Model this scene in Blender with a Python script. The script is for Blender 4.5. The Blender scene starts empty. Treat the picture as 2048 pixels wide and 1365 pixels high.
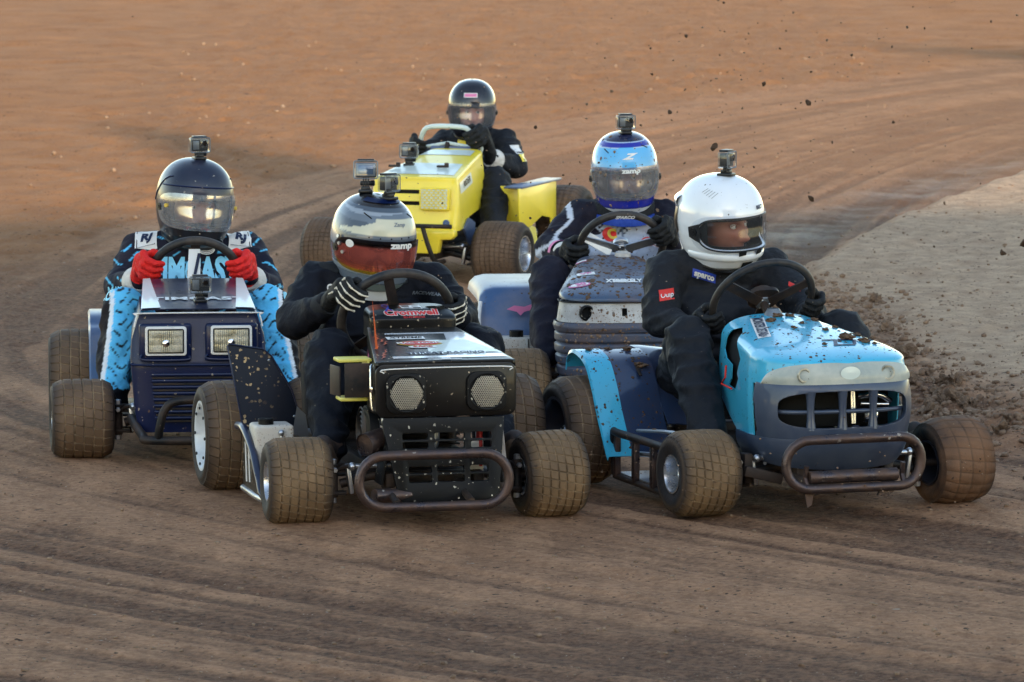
import bpy, bmesh, math, random
import numpy as np
from mathutils import Vector, Matrix, noise
from mathutils.bvhtree import BVHTree
sin, cos, PI, R = math.sin, math.cos, math.pi, math.radians
rnd = random.Random(7)
SC = bpy.context.scene
COL = SC.collection

# ------------------------------------------------------------------ camera
cam = bpy.data.cameras.new("camera")
camo = bpy.data.objects.new("camera", cam); COL.objects.link(camo)
camo.location = (0, 0, 2.4)
camo.rotation_euler = (PI / 2 - math.atan((682.5 + 400) / 10800), 0, 0)
cam.sensor_width = 36; cam.lens = 36 * 10800 / 2048
cam.clip_start = 0.5; cam.clip_end = 3000
cam.dof.use_dof = True; cam.dof.focus_distance = 18.4; cam.dof.aperture_fstop = 14
SC.camera = camo

# ------------------------------------------------------------------ sky and sun
SUN_EL, SUN_AZ = R(14), R(165)          # azimuth from +Y towards +X: behind the camera, a little to the right
W = bpy.data.worlds.new("World"); SC.world = W; W.use_nodes = True
nt = W.node_tree
sky = nt.nodes.new("ShaderNodeTexSky"); sky.sky_type = 'NISHITA'; sky.sun_disc = False
sky.sun_elevation = SUN_EL; sky.sun_rotation = SUN_AZ; sky.air_density = 1.0; sky.dust_density = .25; sky.ozone_density = .6
wb = nt.nodes.new("ShaderNodeMix"); wb.data_type = 'RGBA'; wb.blend_type = 'MULTIPLY'; wb.inputs[0].default_value = 1; wb.inputs[7].default_value = (1.10, 1.0, .90, 1)   # camera white balance
nt.links.new(sky.outputs[0], wb.inputs[6]); nt.links.new(wb.outputs[2], nt.nodes["Background"].inputs[0]); nt.nodes["Background"].inputs[1].default_value = 0.15
sun = bpy.data.lights.new("sun", 'SUN'); sun.energy = 2.05; sun.angle = R(0.55); sun.color = (1, .80, .58)
suno = bpy.data.objects.new("sun", sun); COL.objects.link(suno)
SUNDIR = Vector((sin(SUN_AZ) * cos(SUN_EL), cos(SUN_AZ) * cos(SUN_EL), sin(SUN_EL)))
suno.rotation_euler = SUNDIR.to_track_quat('Z', 'Y').to_euler()
SC.view_settings.view_transform = 'Standard'; SC.view_settings.look = 'None'
SC.view_settings.exposure = 1.8; SC.view_settings.gamma = 1; SC.view_settings.use_curve_mapping = False
SC.cycles.max_bounces = 6; SC.cycles.diffuse_bounces = 3; SC.cycles.glossy_bounces = 3; SC.cycles.transparent_max_bounces = 12
SC.cycles.sample_clamp_indirect = 6

# ------------------------------------------------------------------ colour and material helpers
def lin(h):
    if isinstance(h, tuple): return h[:3]
    c = [int(h[i:i + 2], 16) / 255 for i in (0, 2, 4)]
    return tuple(x / 12.92 if x <= .04045 else ((x + .055) / 1.055) ** 2.4 for x in c)

class NT:
    def __init__(s, m): s.t = m.node_tree; s.n = s.t.nodes; s.l = s.t.links
    def add(s, k, **kw):
        n = s.n.new(k)
        for a, b in kw.items(): setattr(n, a, b)
        return n
    def set(s, inp, v):
        if hasattr(v, 'is_output') or isinstance(v, bpy.types.NodeSocket): s.l.new(v, inp)
        elif isinstance(v, tuple) and len(v) == 3 and inp.type == 'RGBA': inp.default_value = (*v, 1)
        else: inp.default_value = v
    def mix(s, f, a, b, mode='MIX'):
        n = s.add('ShaderNodeMix', data_type='RGBA', blend_type=mode)
        s.set(n.inputs[0], f); s.set(n.inputs[6], a); s.set(n.inputs[7], b); return n.outputs[2]
    def math(s, op, a, b=0., clamp=False):
        n = s.add('ShaderNodeMath', operation=op, use_clamp=clamp); s.set(n.inputs[0], a); s.set(n.inputs[1], b); return n.outputs[0]
    def noise(s, scale, detail=3., rough=.55, vec=None, w=None):
        n = s.add('ShaderNodeTexNoise'); n.inputs['Scale'].default_value = scale; n.inputs['Detail'].default_value = detail
        n.inputs['Roughness'].default_value = rough; s.l.new(vec if vec is not None else s.obj(), n.inputs['Vector']); return n.outputs[0]
    def obj(s):
        if not hasattr(s, '_o'): s._o = s.add('ShaderNodeTexCoord').outputs['Object']
        return s._o
    def ramp(s, v, lo, hi, a=0., b=1.):
        n = s.add('ShaderNodeMapRange', clamp=True); s.set(n.inputs[0], v)
        for i, q in zip((1, 2, 3, 4), (lo, hi, a, b)): n.inputs[i].default_value = q
        return n.outputs[0]
    def specks(s, scale, size, density, vec=None):
        v = s.add('ShaderNodeTexVoronoi', feature='F1'); v.inputs['Scale'].default_value = scale
        nz = s.add('ShaderNodeTexNoise'); nz.inputs['Scale'].default_value = scale * 1.6; nz.inputs['Detail'].default_value = 2; s.l.new(s.obj(), nz.inputs['Vector'])
        sc_ = s.add('ShaderNodeVectorMath', operation='SCALE'); s.l.new(nz.outputs['Color'], sc_.inputs[0]); sc_.inputs['Scale'].default_value = .9 / scale
        ad = s.add('ShaderNodeVectorMath', operation='ADD'); s.l.new(vec if vec is not None else s.obj(), ad.inputs[0]); s.l.new(sc_.outputs[0], ad.inputs[1]); s.l.new(ad.outputs[0], v.inputs['Vector'])
        sep = s.add('ShaderNodeSeparateColor'); s.l.new(v.outputs['Color'], sep.inputs[0])
        thr = s.math('MULTIPLY', s.math('SUBTRACT', sep.outputs[0], 1 - density), size / max(density, .01))
        return s.ramp(s.math('SUBTRACT', thr, v.outputs['Distance']), 0, .06)
    def attr(s, name): return s.add('ShaderNodeAttribute', attribute_name=name)
    def bump(s, h, strength, dist=.01, normal=None):
        b = s.add('ShaderNodeBump'); b.inputs['Strength'].default_value = strength; b.inputs['Distance'].default_value = dist
        s.l.new(h, b.inputs['Height'])
        if normal is not None: s.l.new(normal, b.inputs['Normal'])
        return b.outputs[0]

MUD = lin('6b5240'); PALE = lin('a8927c'); DARKMUD = lin('4a382c')
def mk(name, col, rough=.5, metal=0., coat=0., dust=(None, 0., 6.), speck=None, speck2=None, bump=None, attr=False, vary=.12, spec=.4, sheen=0., fold=None, streak=None):
    m = bpy.data.materials.new(name); m.use_nodes = True; n = NT(m)
    P = n.n['Principled BSDF']
    base = n.attr('paint').outputs[0] if attr else lin(col)
    if vary:
        f = n.noise(9, 4)
        base = n.mix(f, n.mix(1., base, (1 - vary,) * 3, 'MULTIPLY'), n.mix(1., base, (1 + vary,) * 3, 'MULTIPLY'))
    r = rough
    if dust[1] > 0:
        d = n.math('MULTIPLY', n.ramp(n.noise(dust[2], 6, .65), .38, .72), dust[1])
        base = n.mix(d, base, lin(dust[0] or PALE)); r = n.ramp(d, 0, 1, rough, .9)
    for sp in (speck, speck2):
        if sp:
            c, scale, size, dens = sp
            cl = n.ramp(n.noise(5, 3), .35, .62)
            d = n.math('MULTIPLY', n.specks(scale, size, dens), cl)
            base = n.mix(d, base, lin(c)); mx = n.add('ShaderNodeMix', data_type='FLOAT'); n.set(mx.inputs[0], d); n.set(mx.inputs[2], r); mx.inputs[3].default_value = .9; r = mx.outputs[0]
    n.set(P.inputs['Base Color'], base); n.set(P.inputs['Roughness'], r); P.inputs['Metallic'].default_value = metal
    P.inputs['Coat Weight'].default_value = coat; P.inputs['Coat Roughness'].default_value = .08
    P.inputs['Specular IOR Level'].default_value = spec; P.inputs['Sheen Weight'].default_value = sheen
    nm = None
    if fold: nm = n.bump(n.noise(fold[1], 3, .5), fold[0], .03)
    if bump: nm = n.bump(n.noise(bump[1], 3, .6), bump[0], .004, nm)
    if nm is not None: n.l.new(nm, P.inputs['Normal'])
    return m

def mk_visor(name, tint, opacity, rough=.05, attr=False, scratch=.15, refl=.35):
    m = bpy.data.materials.new(name); m.use_nodes = True; n = NT(m); n.n.remove(n.n['Principled BSDF'])
    out = n.n['Material Output']
    tr = n.add('ShaderNodeBsdfTransparent'); gl = n.add('ShaderNodeBsdfPrincipled'); gl.inputs['Roughness'].default_value = rough
    gl.inputs['Metallic'].default_value = .6
    c = n.attr('paint').outputs[0] if attr else lin(tint)
    n.set(gl.inputs['Base Color'], c); n.set(tr.inputs[0], n.mix(.35, (1., 1., 1.), c))
    lw = n.add('ShaderNodeLayerWeight'); lw.inputs[0].default_value = .35
    f = n.math('ADD', n.math('MULTIPLY', lw.outputs['Fresnel'], refl), opacity)
    f = n.math('ADD', f, n.math('MULTIPLY', n.ramp(n.noise(40, 5, .7), .5, .8), scratch), True)
    ms = n.add('ShaderNodeMixShader'); n.l.new(f, ms.inputs[0]); n.l.new(tr.outputs[0], ms.inputs[1]); n.l.new(gl.outputs[0], ms.inputs[2])
    n.l.new(ms.outputs[0], out.inputs[0]); return m

# ------------------------------------------------------------------ geometry: everything is (verts, faces)
def join(*gs):
    V, F = [], []
    for v, f in gs:
        o = len(V); V += [tuple(p) for p in v]; F += [tuple(i + o for i in q) for q in f]
    return V, F
def xf(g, M): return [tuple(M @ Vector(p)) for p in g[0]], g[1]
def mv(g, x=0, y=0, z=0): return [(p[0] + x, p[1] + y, p[2] + z) for p in g[0]], g[1]
def rot(g, ax, deg, c=(0, 0, 0)):
    M = Matrix.Translation(c) @ Matrix.Rotation(R(deg), 4, ax) @ Matrix.Translation([-q for q in c]); return xf(g, M)
def from_bm(bm):
    bm.verts.ensure_lookup_table(); g = ([tuple(v.co) for v in bm.verts], [tuple(v.index for v in f.verts) for f in bm.faces]); bm.free(); return g
def to_bm(g):
    bm = bmesh.new(); vs = [bm.verts.new(p) for p in g[0]]
    for f in g[1]:
        try: bm.faces.new([vs[i] for i in f])
        except ValueError: pass
    bm.verts.index_update(); return bm
def box(cx, cy, cz, sx, sy, sz, bev=.004, seg=2, rx=0, ry=0, rz=0):
    bm = bmesh.new(); bmesh.ops.create_cube(bm, size=1)
    for v in bm.verts: v.co = Vector((v.co.x * sx, v.co.y * sy, v.co.z * sz))
    if bev: bmesh.ops.bevel(bm, geom=bm.edges[:], offset=min(bev, .45 * min(sx, sy, sz)), segments=seg, affect='EDGES', profile=.5)
    M = Matrix.Translation((cx, cy, cz)) @ Matrix.Rotation(R(rz), 4, 'Z') @ Matrix.Rotation(R(ry), 4, 'Y') @ Matrix.Rotation(R(rx), 4, 'X')
    for v in bm.verts: v.co = M @ v.co
    bm.verts.index_update(); return from_bm(bm)
def catmull(pts, k=6, closed=False):
    P = [Vector(p) for p in pts]; n = len(P); out = []
    for i in range(n if closed else n - 1):
        g = lambda j: P[j % n] if closed else P[max(0, min(n - 1, j))]
        a, b, c, d = g(i - 1), g(i), g(i + 1), g(i + 2)
        for j in range(k):
            t = j / k; out.append(.5 * ((2 * b) + (c - a) * t + (2 * a - 5 * b + 4 * c - d) * t * t + (3 * b - 3 * c + d - a) * t ** 3))
    if not closed: out.append(P[-1])
    return out
def tube(path, r, n=10, closed=False, smooth=0, sq=1.0, cap=True):
    P = catmull(path, smooth, closed) if smooth else [Vector(p) for p in path]
    m = len(P); rr = r if hasattr(r, '__len__') else None
    V, F = [], []; prev = None
    for i, p in enumerate(P):
        a = P[(i - 1) % m] if (closed or i) else p; b = P[(i + 1) % m] if (closed or i < m - 1) else p
        t = (b - a).normalized()
        if prev is None:
            u = t.orthogonal().normalized()
        else:
            u = (prev - t * prev.dot(t)); u = u.normalized() if u.length > 1e-6 else t.orthogonal().normalized()
        prev = u; w = t.cross(u)
        if rr is None: ra = r
        else:
            q = i / (m - 1) * (len(rr) - 1); j = min(int(q), len(rr) - 2); ra = rr[j] + (rr[j + 1] - rr[j]) * (q - j)
        for k in range(n):
            an = 2 * PI * k / n; V.append(tuple(p + (u * cos(an) + w * sin(an) * sq) * ra))
    for i in range(m if closed else m - 1):
        for k in range(n):
            a, b = i * n + k, i * n + (k + 1) % n; c, d = ((i + 1) % m) * n + (k + 1) % n, ((i + 1) % m) * n + k
            F.append((a, b, c, d))
    if not closed and cap: F.append(tuple(range(n))[::-1]); F.append(tuple(range((m - 1) * n, m * n)))
    return V, F
def capsule(p0, r0, p1, r1, n=14, k=5):
    p0, p1 = Vector(p0), Vector(p1); t = (p1 - p0); L = t.length; t = t.normalized() if L > 1e-6 else Vector((0, 0, 1)); u = t.orthogonal().normalized(); w = t.cross(u)
    V, F = [tuple(p0 - t * r0)], []; rings = []
    for i in range(1, k + 1): a = -PI / 2 + PI / 2 * i / k; rings.append((p0 + t * r0 * sin(a), r0 * cos(a)))
    for i in range(0, k): a = PI / 2 * i / k; rings.append((p1 + t * r1 * sin(a), r1 * cos(a)))
    for c, r in rings:
        for j in range(n): an = 2 * PI * j / n; V.append(tuple(c + (u * cos(an) + w * sin(an)) * r))
    V.append(tuple(p1 + t * r1)); m = len(rings)
    for j in range(n): F.append((0, 1 + (j + 1) % n, 1 + j)); F.append((len(V) - 1, 1 + (m - 1) * n + j, 1 + (m - 1) * n + (j + 1) % n))
    for i in range(m - 1):
        for j in range(n): F.append((1 + i * n + j, 1 + i * n + (j + 1) % n, 1 + (i + 1) * n + (j + 1) % n, 1 + (i + 1) * n + j))
    return V, F
def lathe(prof, n=40, axis='X', closed=False):
    """prof: (radius, along)"""
    V, F = [], []; m = len(prof)
    for r, a in prof:
        for k in range(n):
            t = 2 * PI * k / n; c, s = r * cos(t), r * sin(t)
            V.append({'X': (a, c, s), 'Y': (c, a, s), 'Z': (c, s, a)}[axis])
    for i in range(m if closed else m - 1):
        for k in range(n): F.append((i * n + k, i * n + (k + 1) % n, ((i + 1) % m) * n + (k + 1) % n, ((i + 1) % m) * n + k))
    return V, F
def cyl(c, r, L, axis='X', n=20, r2=None, bev=.002):
    r2 = r if r2 is None else r2; h = L / 2
    g = lathe([(0.0001, -h), (r - bev, -h), (r, -h + bev), (r2, h - bev), (r2 - bev, h), (0.0001, h)], n, axis); return mv(g, *c)
def surf(nu, nv, fn, skip=None, closeu=False):
    V = [tuple(fn(i / (nu - (0 if closeu else 1)), j / (nv - 1))) for j in range(nv) for i in range(nu)]
    F = []
    for j in range(nv - 1):
        for i in range(nu if closeu else nu - 1):
            f = (j * nu + i, j * nu + (i + 1) % nu, (j + 1) * nu + (i + 1) % nu, (j + 1) * nu + i)
            if skip is None or not skip([sum(V[q][a] for q in f) / 4 for a in range(3)], (i + .5) / (nu - 1), (j + .5) / (nv - 1)): F.append(f)
    return V, F
def prism(poly, axis, a0, a1):
    """poly 2d in the two other axes in order; extruded along axis"""
    def P(p, a): return {'x': (a, p[0], p[1]), 'y': (p[0], a, p[1]), 'z': (p[0], p[1], a)}[axis]
    n = len(poly); V = [P(p, a0) for p in poly] + [P(p, a1) for p in poly]
    F = [tuple(range(n))[::-1], tuple(range(n, 2 * n))] + [(i, (i + 1) % n, n + (i + 1) % n, n + i) for i in range(n)]
    g = (V, F); bm = to_bm(g); bmesh.ops.recalc_face_normals(bm, faces=bm.faces[:]); return from_bm(bm)
def rrect(cx, cz, w, h, r, k=4):
    out = []
    for sx, sz, a0 in ((1, 1, 0), (-1, 1, 90), (-1, -1, 180), (1, -1, 270)):
        for i in range(k + 1):
            a = R(a0 + 90 * i / k); out.append((cx + sx * (w / 2 - r) + r * cos(a), cz + sz * (h / 2 - r) + r * sin(a)))
    return out
def selli(cx, cz, w, h, n=3., k=32):
    return [(cx + w / 2 * math.copysign(abs(cos(t)) ** (2 / n), cos(t)), cz + h / 2 * math.copysign(abs(sin(t)) ** (2 / n), sin(t))) for t in [2 * PI * i / k for i in range(k)]]
def sphere(c, r, n=16, sx=1, sy=1, sz=1):
    g = capsule((0, 0, 0), 1, (0, 0, 1e-5), 1, n, n // 3); return [(c[0] + p[0] * r * sx, c[1] + p[1] * r * sy, c[2] + p[2] * r * sz) for p in g[0]], g[1]
def lump(r, seed, n=2, rough=.35, flat=1.):
    bm = bmesh.new(); bmesh.ops.create_icosphere(bm, subdivisions=n, radius=1)
    o = Vector((seed * 3.17, seed * 1.3, seed * .7))
    for v in bm.verts:
        d = 1 + rough * noise.noise(v.co * 1.3 + o) + rough * .55 * noise.noise(v.co * 3.1 + o) + rough * .3 * noise.noise(v.co * 7.3 + o); v.co = v.co * d * r; v.co.z *= flat
    bm.verts.index_update(); return from_bm(bm)

def evaluate(o):
    dg = bpy.context.evaluated_depsgraph_get(); me = bpy.data.meshes.new_from_object(o.evaluated_get(dg)); return me
def mesh_arr(me):
    n = len(me.vertices); a = np.empty(n * 3); me.vertices.foreach_get('co', a); return a.reshape(-1, 3)

def mesh(name, g, mat, smooth=True, cols=None, auto=40, attr='paint'):
    me = bpy.data.meshes.new(name); me.from_pydata(g[0], [], g[1]); me.update()
    if mat is not None: me.materials.append(mat)
    if cols is not None:
        a = me.color_attributes.new(attr, 'FLOAT_COLOR', 'POINT'); c = np.ones((len(g[0]), 4), np.float32); c[:, :3] = np.array(cols)[:, :3]; a.data.foreach_set('color', c.ravel())
    if smooth:
        me.polygons.foreach_set('use_smooth', [True] * len(me.polygons))
        if auto and auto < 180: me.set_sharp_from_angle(angle=R(auto))
    return me

class Frame:
    """a thing: root object plus the shift from the drawing coordinates of its mower to the thing's own base"""
    def __init__(s, root, off=(0, 0, 0)): s.root = root; s.off = Vector(off)
    def add(s, name, g, mat, parent=None, smooth=True, cols=None, auto=40, label=None, kind=None, solid=0, cuts=None, subsurf=0, bevel=0, share=None):
        if share is None:
            me = mesh(name, ([tuple(Vector(p) - s.off) for p in g[0]], g[1]), mat, smooth, cols, auto)
        else: me = share
        o = bpy.data.objects.new(name, me); COL.objects.link(o)
        if solid or cuts or subsurf or bevel:
            if subsurf: m = o.modifiers.new('s', 'SUBSURF'); m.levels = m.render_levels = subsurf
            if solid: m = o.modifiers.new('t', 'SOLIDIFY'); m.thickness = abs(solid); m.offset = -1 if solid > 0 else 1
            if cuts:
                cm = bpy.data.objects.new('c', mesh('c', ([tuple(Vector(p) - s.off) for p in cuts[0]], cuts[1]), None, False)); COL.objects.link(cm)
                m = o.modifiers.new('b', 'BOOLEAN'); m.operation = 'DIFFERENCE'; m.object = cm; m.solver = 'EXACT'
            if bevel: m = o.modifiers.new('v', 'BEVEL'); m.width = bevel; m.segments = 2; m.limit_method = 'ANGLE'; m.angle_limit = R(35)
            me2 = evaluate(o); o.modifiers.clear(); o.data = me2; me2.name = name
            if smooth: me2.polygons.foreach_set('use_smooth', [True] * len(me2.polygons)); me2.set_sharp_from_angle(angle=R(auto))
            if cuts: bpy.data.objects.remove(cm)
        o.parent = parent if parent is not None else s.root
        if label: o['label'] = label
        if kind: o['kind'] = kind
        return o

def tagit(o, label, cat, group=None, kind=None):
    o['label'] = label; o['category'] = cat
    if group: o['group'] = group
    if kind: o['kind'] = kind
    return o
class Place:
    """where a mower stands: its drawing coordinates are x to the picture's right, y backwards along the mower, z up"""
    def __init__(s, X, Y, deg): s.M = Matrix.Translation((X, Y, 0)) @ Matrix.Rotation(R(deg), 4, 'Z'); s.deg = deg
    def thing(s, name, off, label, cat, group=None, mesh_=None):
        o = bpy.data.objects.new(name, mesh_); COL.objects.link(o); o.location = s.M @ Vector(off); o.rotation_euler = (0, 0, R(s.deg))
        tagit(o, label, cat, group); return Frame(o, off)

# ------------------------------------------------------------------ lettering and decals
_tc = {}
def text_g(s, size, bold=0., shear=0., spacing=1., cell=.012, xs=1.):
    cu = bpy.data.curves.new('t', 'FONT'); cu.body = s; cu.size = size; cu.offset = bold * size; cu.shear = shear; cu.space_character = spacing
    cu.align_x = 'CENTER'; cu.align_y = 'CENTER'; cu.resolution_u = 3; cu.fill_mode = 'BOTH'
    o = bpy.data.objects.new('t', cu); COL.objects.link(o); me = evaluate(o); bpy.data.objects.remove(o); bpy.data.curves.remove(cu)
    bm = bmesh.new(); bm.from_mesh(me); bpy.data.meshes.remove(me)
    for v in bm.verts: v.co.x *= xs
    bad = [v for v in bm.verts if abs(v.co.y) > size * 1.1 or abs(v.co.x) > size * xs * len(s) * .75 * spacing + size]
    if bad: bmesh.ops.delete(bm, geom=bad, context='VERTS')
    xs_ = [v.co.x for v in bm.verts]; ys_ = [v.co.y for v in bm.verts]
    for ax, lo, hi in ((0, min(xs_), max(xs_)), (1, min(ys_), max(ys_))):
        q = lo + cell
        while q < hi:
            c = [0, 0, 0]; c[ax] = q; nn = [0, 0, 0]; nn[ax] = 1
            bmesh.ops.bisect_plane(bm, geom=bm.verts[:] + bm.edges[:] + bm.faces[:], plane_co=c, plane_no=nn); q += cell
    bmesh.ops.triangulate(bm, faces=[f for f in bm.faces if len(f.verts) > 4]); bm.verts.index_update()
    return from_bm(bm)
def patch_g(w, h, shape='rect', cell=.012, r=.2):
    nx, ny = max(2, int(w / cell) + 1), max(2, int(h / cell) + 1)
    if shape == 'rect': return surf(nx, ny, lambda u, v: ((u - .5) * w, (v - .5) * h, 0))
    k = 28
    V = [(0, 0, 0)]; F = []
    for q in (1 / 3, 2 / 3, 1): V += [(q * w / 2 * cos(2 * PI * i / k), q * h / 2 * sin(2 * PI * i / k), 0) for i in range(k)]
    F += [(0, 1 + i, 1 + (i + 1) % k) for i in range(k)]
    for q in (0, 1): F += [(1 + q * k + i, 1 + (q + 1) * k + i, 1 + (q + 1) * k + (i + 1) % k, 1 + q * k + (i + 1) % k) for i in range(k)]
    return V, F
def poly_g(pts): return [(p[0], p[1], 0) for p in pts], [tuple(range(len(pts)))]
def bvh_of(*objs):
    V, F = [], []
    for o in objs:
        me = o.data; n = len(V); V += [v.co[:] for v in me.vertices]; F += [tuple(i + n for i in p.vertices) for p in me.polygons]
    return BVHTree.FromPolygons(V, F)
def project(g, bvh, O, U, Vv, off=.0015, reach=.6, frame=None):
    """lay a flat drawing on a surface: its x runs along U, its y along Vv, cast along -(U x Vv)"""
    O, U, Vv = Vector(O), Vector(U).normalized(), Vector(Vv).normalized(); D = -U.cross(Vv).normalized()
    if frame is not None: O = O - frame.off
    V = []
    last = 0.
    for p in g[0]:
        s = O + U * p[0] + Vv * p[1] - D * .3
        hit, nrm, idx, dist = bvh.ray_cast(s, D, reach + .3)
        if hit is None: V.append(tuple(s + D * (last or .3)))
        else: last = dist; V.append(tuple(hit - D * off))
    if frame is not None: V = [tuple(Vector(q) + frame.off) for q in V]
    return V, g[1]
# ------------------------------------------------------------------ materials
M = {}
M['navy'] = mk('navy_paint', lin('06163c'), .32, 0, .12, dust=('1c2a50', .10, 7), speck=('b5a58f', 75, .36, .2), spec=.3, speck2=('6b5240', 38, .3, .05))
M['navy_top'] = mk('navy_hood_paint', lin('0a1330'), .28, 0, .3, dust=('5d6a8c', .2, 5), speck=('221a16', 60, .35, .1))
M['black_gloss'] = mk('black_gloss_paint', lin('040507'), .3, 0, .1, dust=('3a3a3c', .10, 7), speck=('d2c0a6', 85, .38, .24), spec=.3)
M['black_panel'] = mk('black_speckled_panel', lin('040a18'), .4, 0, .0, dust=('14203c', .15, 6), speck=('d9b888', 70, .5, .6), speck2=('a8845c', 38, .38, .25), spec=.25)
M['black_plastic'] = mk('black_plastic', lin('06070a'), .5, dust=('17171a', .2, 8), speck=('d4cbb9', 80, .40, .34), spec=.25)
M['dark'] = mk('dark_metal', lin('17191d'), .5, .3, dust=(MUD, .45, 9), speck=(PALE, 60, .3, .1))
M['blackbox'] = mk('engine_black', lin('0a0b0d'), .6, dust=(MUD, .3, 9))
M['cyan'] = mk('cyan_paint', lin('3db2d6'), .28, 0, .6, dust=(MUD, .10, 7), speck=('3c2c22', 38, .40, .2), speck2=('4a382c', 80, .38, .26), vary=.04)
M['slate'] = mk('slate_plastic', lin('333f54'), .34, .1, .3, dust=('8a8f9a', .16, 7), speck=('3c2c22', 60, .3, .1), vary=.06)
M['slate_fender'] = mk('slate_fender_paint', lin('2c3d5c'), .28, .2, .6, dust=(MUD, .22, 6), speck=('2c211b', 60, .34, .16), vary=.06)
M['greyblue'] = mk('grey_blue_plastic', lin('3e4b60'), .42, .1, .1, dust=(MUD, .65, 10), speck=('4e3a2c', 45, .46, .45), speck2=('8a7560', 110, .34, .3))
M['greyhood'] = mk('grey_blue_hood_paint', lin('44566f'), .36, .2, .15, dust=(MUD, .6, 9), speck=('46352a', 40, .46, .45), speck2=('2c211b', 110, .34, .25))
M['fender_blue'] = mk('blue_fender_paint', lin('3c5880'), .4, .1, .1, dust=(PALE, .3, 6), speck=('2b211b', 45, .34, .12))
M['muddy_white'] = mk('muddy_white_panel', lin('b9b8b5'), .5, dust=(MUD, .55, 12), speck=('6a4f3a', 120, .42, .6), speck2=('52402f', 60, .38, .3))
M['yellow'] = mk('yellow_paint', lin('f0d83a'), .35, 0, .4, dust=(PALE, .1, 6), speck=('4e3a2c', 50, .3, .05), vary=.05)
M['yellow_pale'] = mk('pale_yellow_plastic', lin('d9cf58'), .4, dust=(PALE, .3, 6))
M['pale_panel'] = mk('pale_hood_panel', lin('cfdcd6'), .35, 0, .4, dust=(PALE, .15, 6))
M['white'] = mk('white_print', lin('e4e4e2'), .4, dust=(PALE, .25, 12), vary=.05)
M['white_clean'] = mk('white_gloss', lin('e9edf2'), .12, 0, 1., dust=(PALE, .06, 6), speck=('3a2b22', 60, .32, .05), speck2=('3a2b22', 25, .28, .03), vary=.02)
M['silver'] = mk('brushed_metal', lin('b9bec6'), .28, .9, dust=(MUD, .3, 10))
M['chrome'] = mk('chrome', lin('d5dae2'), .12, 1., dust=(MUD, .18, 12))
M['rim'] = mk('wheel_rim_metal', lin('c9ced6'), .2, .9, dust=(MUD, .2, 10))
M['rimwhite'] = mk('wheel_rim_white', lin('d4dbe2'), .35, .1, dust=(MUD, .3, 10))
M['rimdark'] = mk('wheel_rim_dark', lin('3a4252'), .3, .7, dust=(MUD, .35, 10))
M['tyre'] = mk('tyre_rubber', (0, 0, 0), .7, attr=True, dust=('5c4534', .3, 14), speck=('241a14', 50, .3, .12), bump=(.5, 90), vary=.2)
M['tyremud'] = mk('muddy_tyre_rubber', (0, 0, 0), .8, attr=True, dust=('6e4f38', .95, 7), speck=('2c2019', 60, .34, .2), bump=(.9, 45), vary=.25)
M['rust'] = mk('rusty_tube', lin('4a4346'), .26, .75, dust=('6a5040', .75, 18), speck=('b5aca4', 60, .36, .25), bump=(.3, 120))
M['tank'] = mk('dusty_white_tank', lin('c4c0b8'), .5, dust=(PALE, .4, 9), speck=('7a5636', 130, .45, .75), speck2=('4a3526', 200, .42, .4))
M['lens'] = mk('frosted_lens', lin('929c98'), .35, 0, .3, dust=('d8d5c6', .7, 5), speck=('4a382c', 70, .3, .12), vary=.1)
M['lamp_glass'] = mk('headlamp_glass', lin('93917f'), .22, .5, .4, dust=('ece6d6', .8, 14), vary=.2)
M['steel_mesh'] = mk('perforated_steel', lin('cfc9ba'), .4, .6, dust=(MUD, .25, 20))
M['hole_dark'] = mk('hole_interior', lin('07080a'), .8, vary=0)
M['wheelgrip'] = mk('steering_wheel_rubber', lin('17191e'), .5, dust=(PALE, .15, 12), speck=(PALE, 70, .3, .08))
M['red'] = mk('red_print', lin('c8202a'), .45, dust=(PALE, .2, 12))
M['redlabel'] = mk('red_label', lin('d8342c'), .5, vary=.05)
M['blueprint'] = mk('blue_print', lin('2440a0'), .4, vary=.05)
M['navyprint'] = mk('navy_print', lin('122244'), .45, vary=.05)
M['cyanprint'] = mk('pale_cyan_print', lin('8fd4ee'), .5, vary=.1)
M['orangeprint'] = mk('flame_print', lin('c8603a'), .4, vary=.3)
M['gold'] = mk('gold_print', lin('d9b64a'), .4, vary=.1)
M['pink'] = mk('pink_label', lin('d77aa8'), .6, vary=.1)
M['blackprint'] = mk('black_print', lin('0b0c0f'), .5, vary=.05)
M['bone'] = mk('white_bone_print', lin('ddd6c6'), .6, dust=(MUD, .2, 30), vary=.1)
M['clod'] = mk('dirt_clods', lin('705948'), .95, bump=(1., 60), dust=('a08872', .9, 7), vary=.35, spec=.2)
M['wetclod'] = mk('wet_mud', lin('4c382a'), .85, bump=(1., 70), dust=('7a6049', .6, 12), vary=.3, spec=.3)
M['cam_body'] = mk('camera_body', lin('15171b'), .35, vary=.05)
M['cam_grey'] = mk('camera_grey', lin('6d747c'), .35, .4, vary=.05)
M['cam_screen'] = mk('camera_screen', lin('3c5878'), .1, .1, 1., vary=.05)
M['cam_lens'] = mk('camera_lens', lin('05070b'), .08, .3, 1., vary=0)
M['cam_case'] = mk_visor('camera_clear_case', 'e8eef2', .05, .06, scratch=.05, refl=.45)
M['clear'] = mk_visor('clear_visor', 'c9d2dc', .22, .06, scratch=.35, refl=.55)
M['clear_shine'] = mk_visor('clear_shiny_visor', 'e6ebf2', .30, .10, scratch=.3, refl=.5)
M['clear_white'] = mk_visor('dusty_clear_visor', 'b9bcc4', .42, .16, scratch=.5, refl=.45)
M['clear_dark'] = mk_visor('clear_open_visor', 'dfe6f0', .04, .05, scratch=.06, refl=.35)
M['iridium'] = mk_visor('red_mirror_visor', 'b04040', .72, .08, attr=True, scratch=.2, refl=.3)
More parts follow.
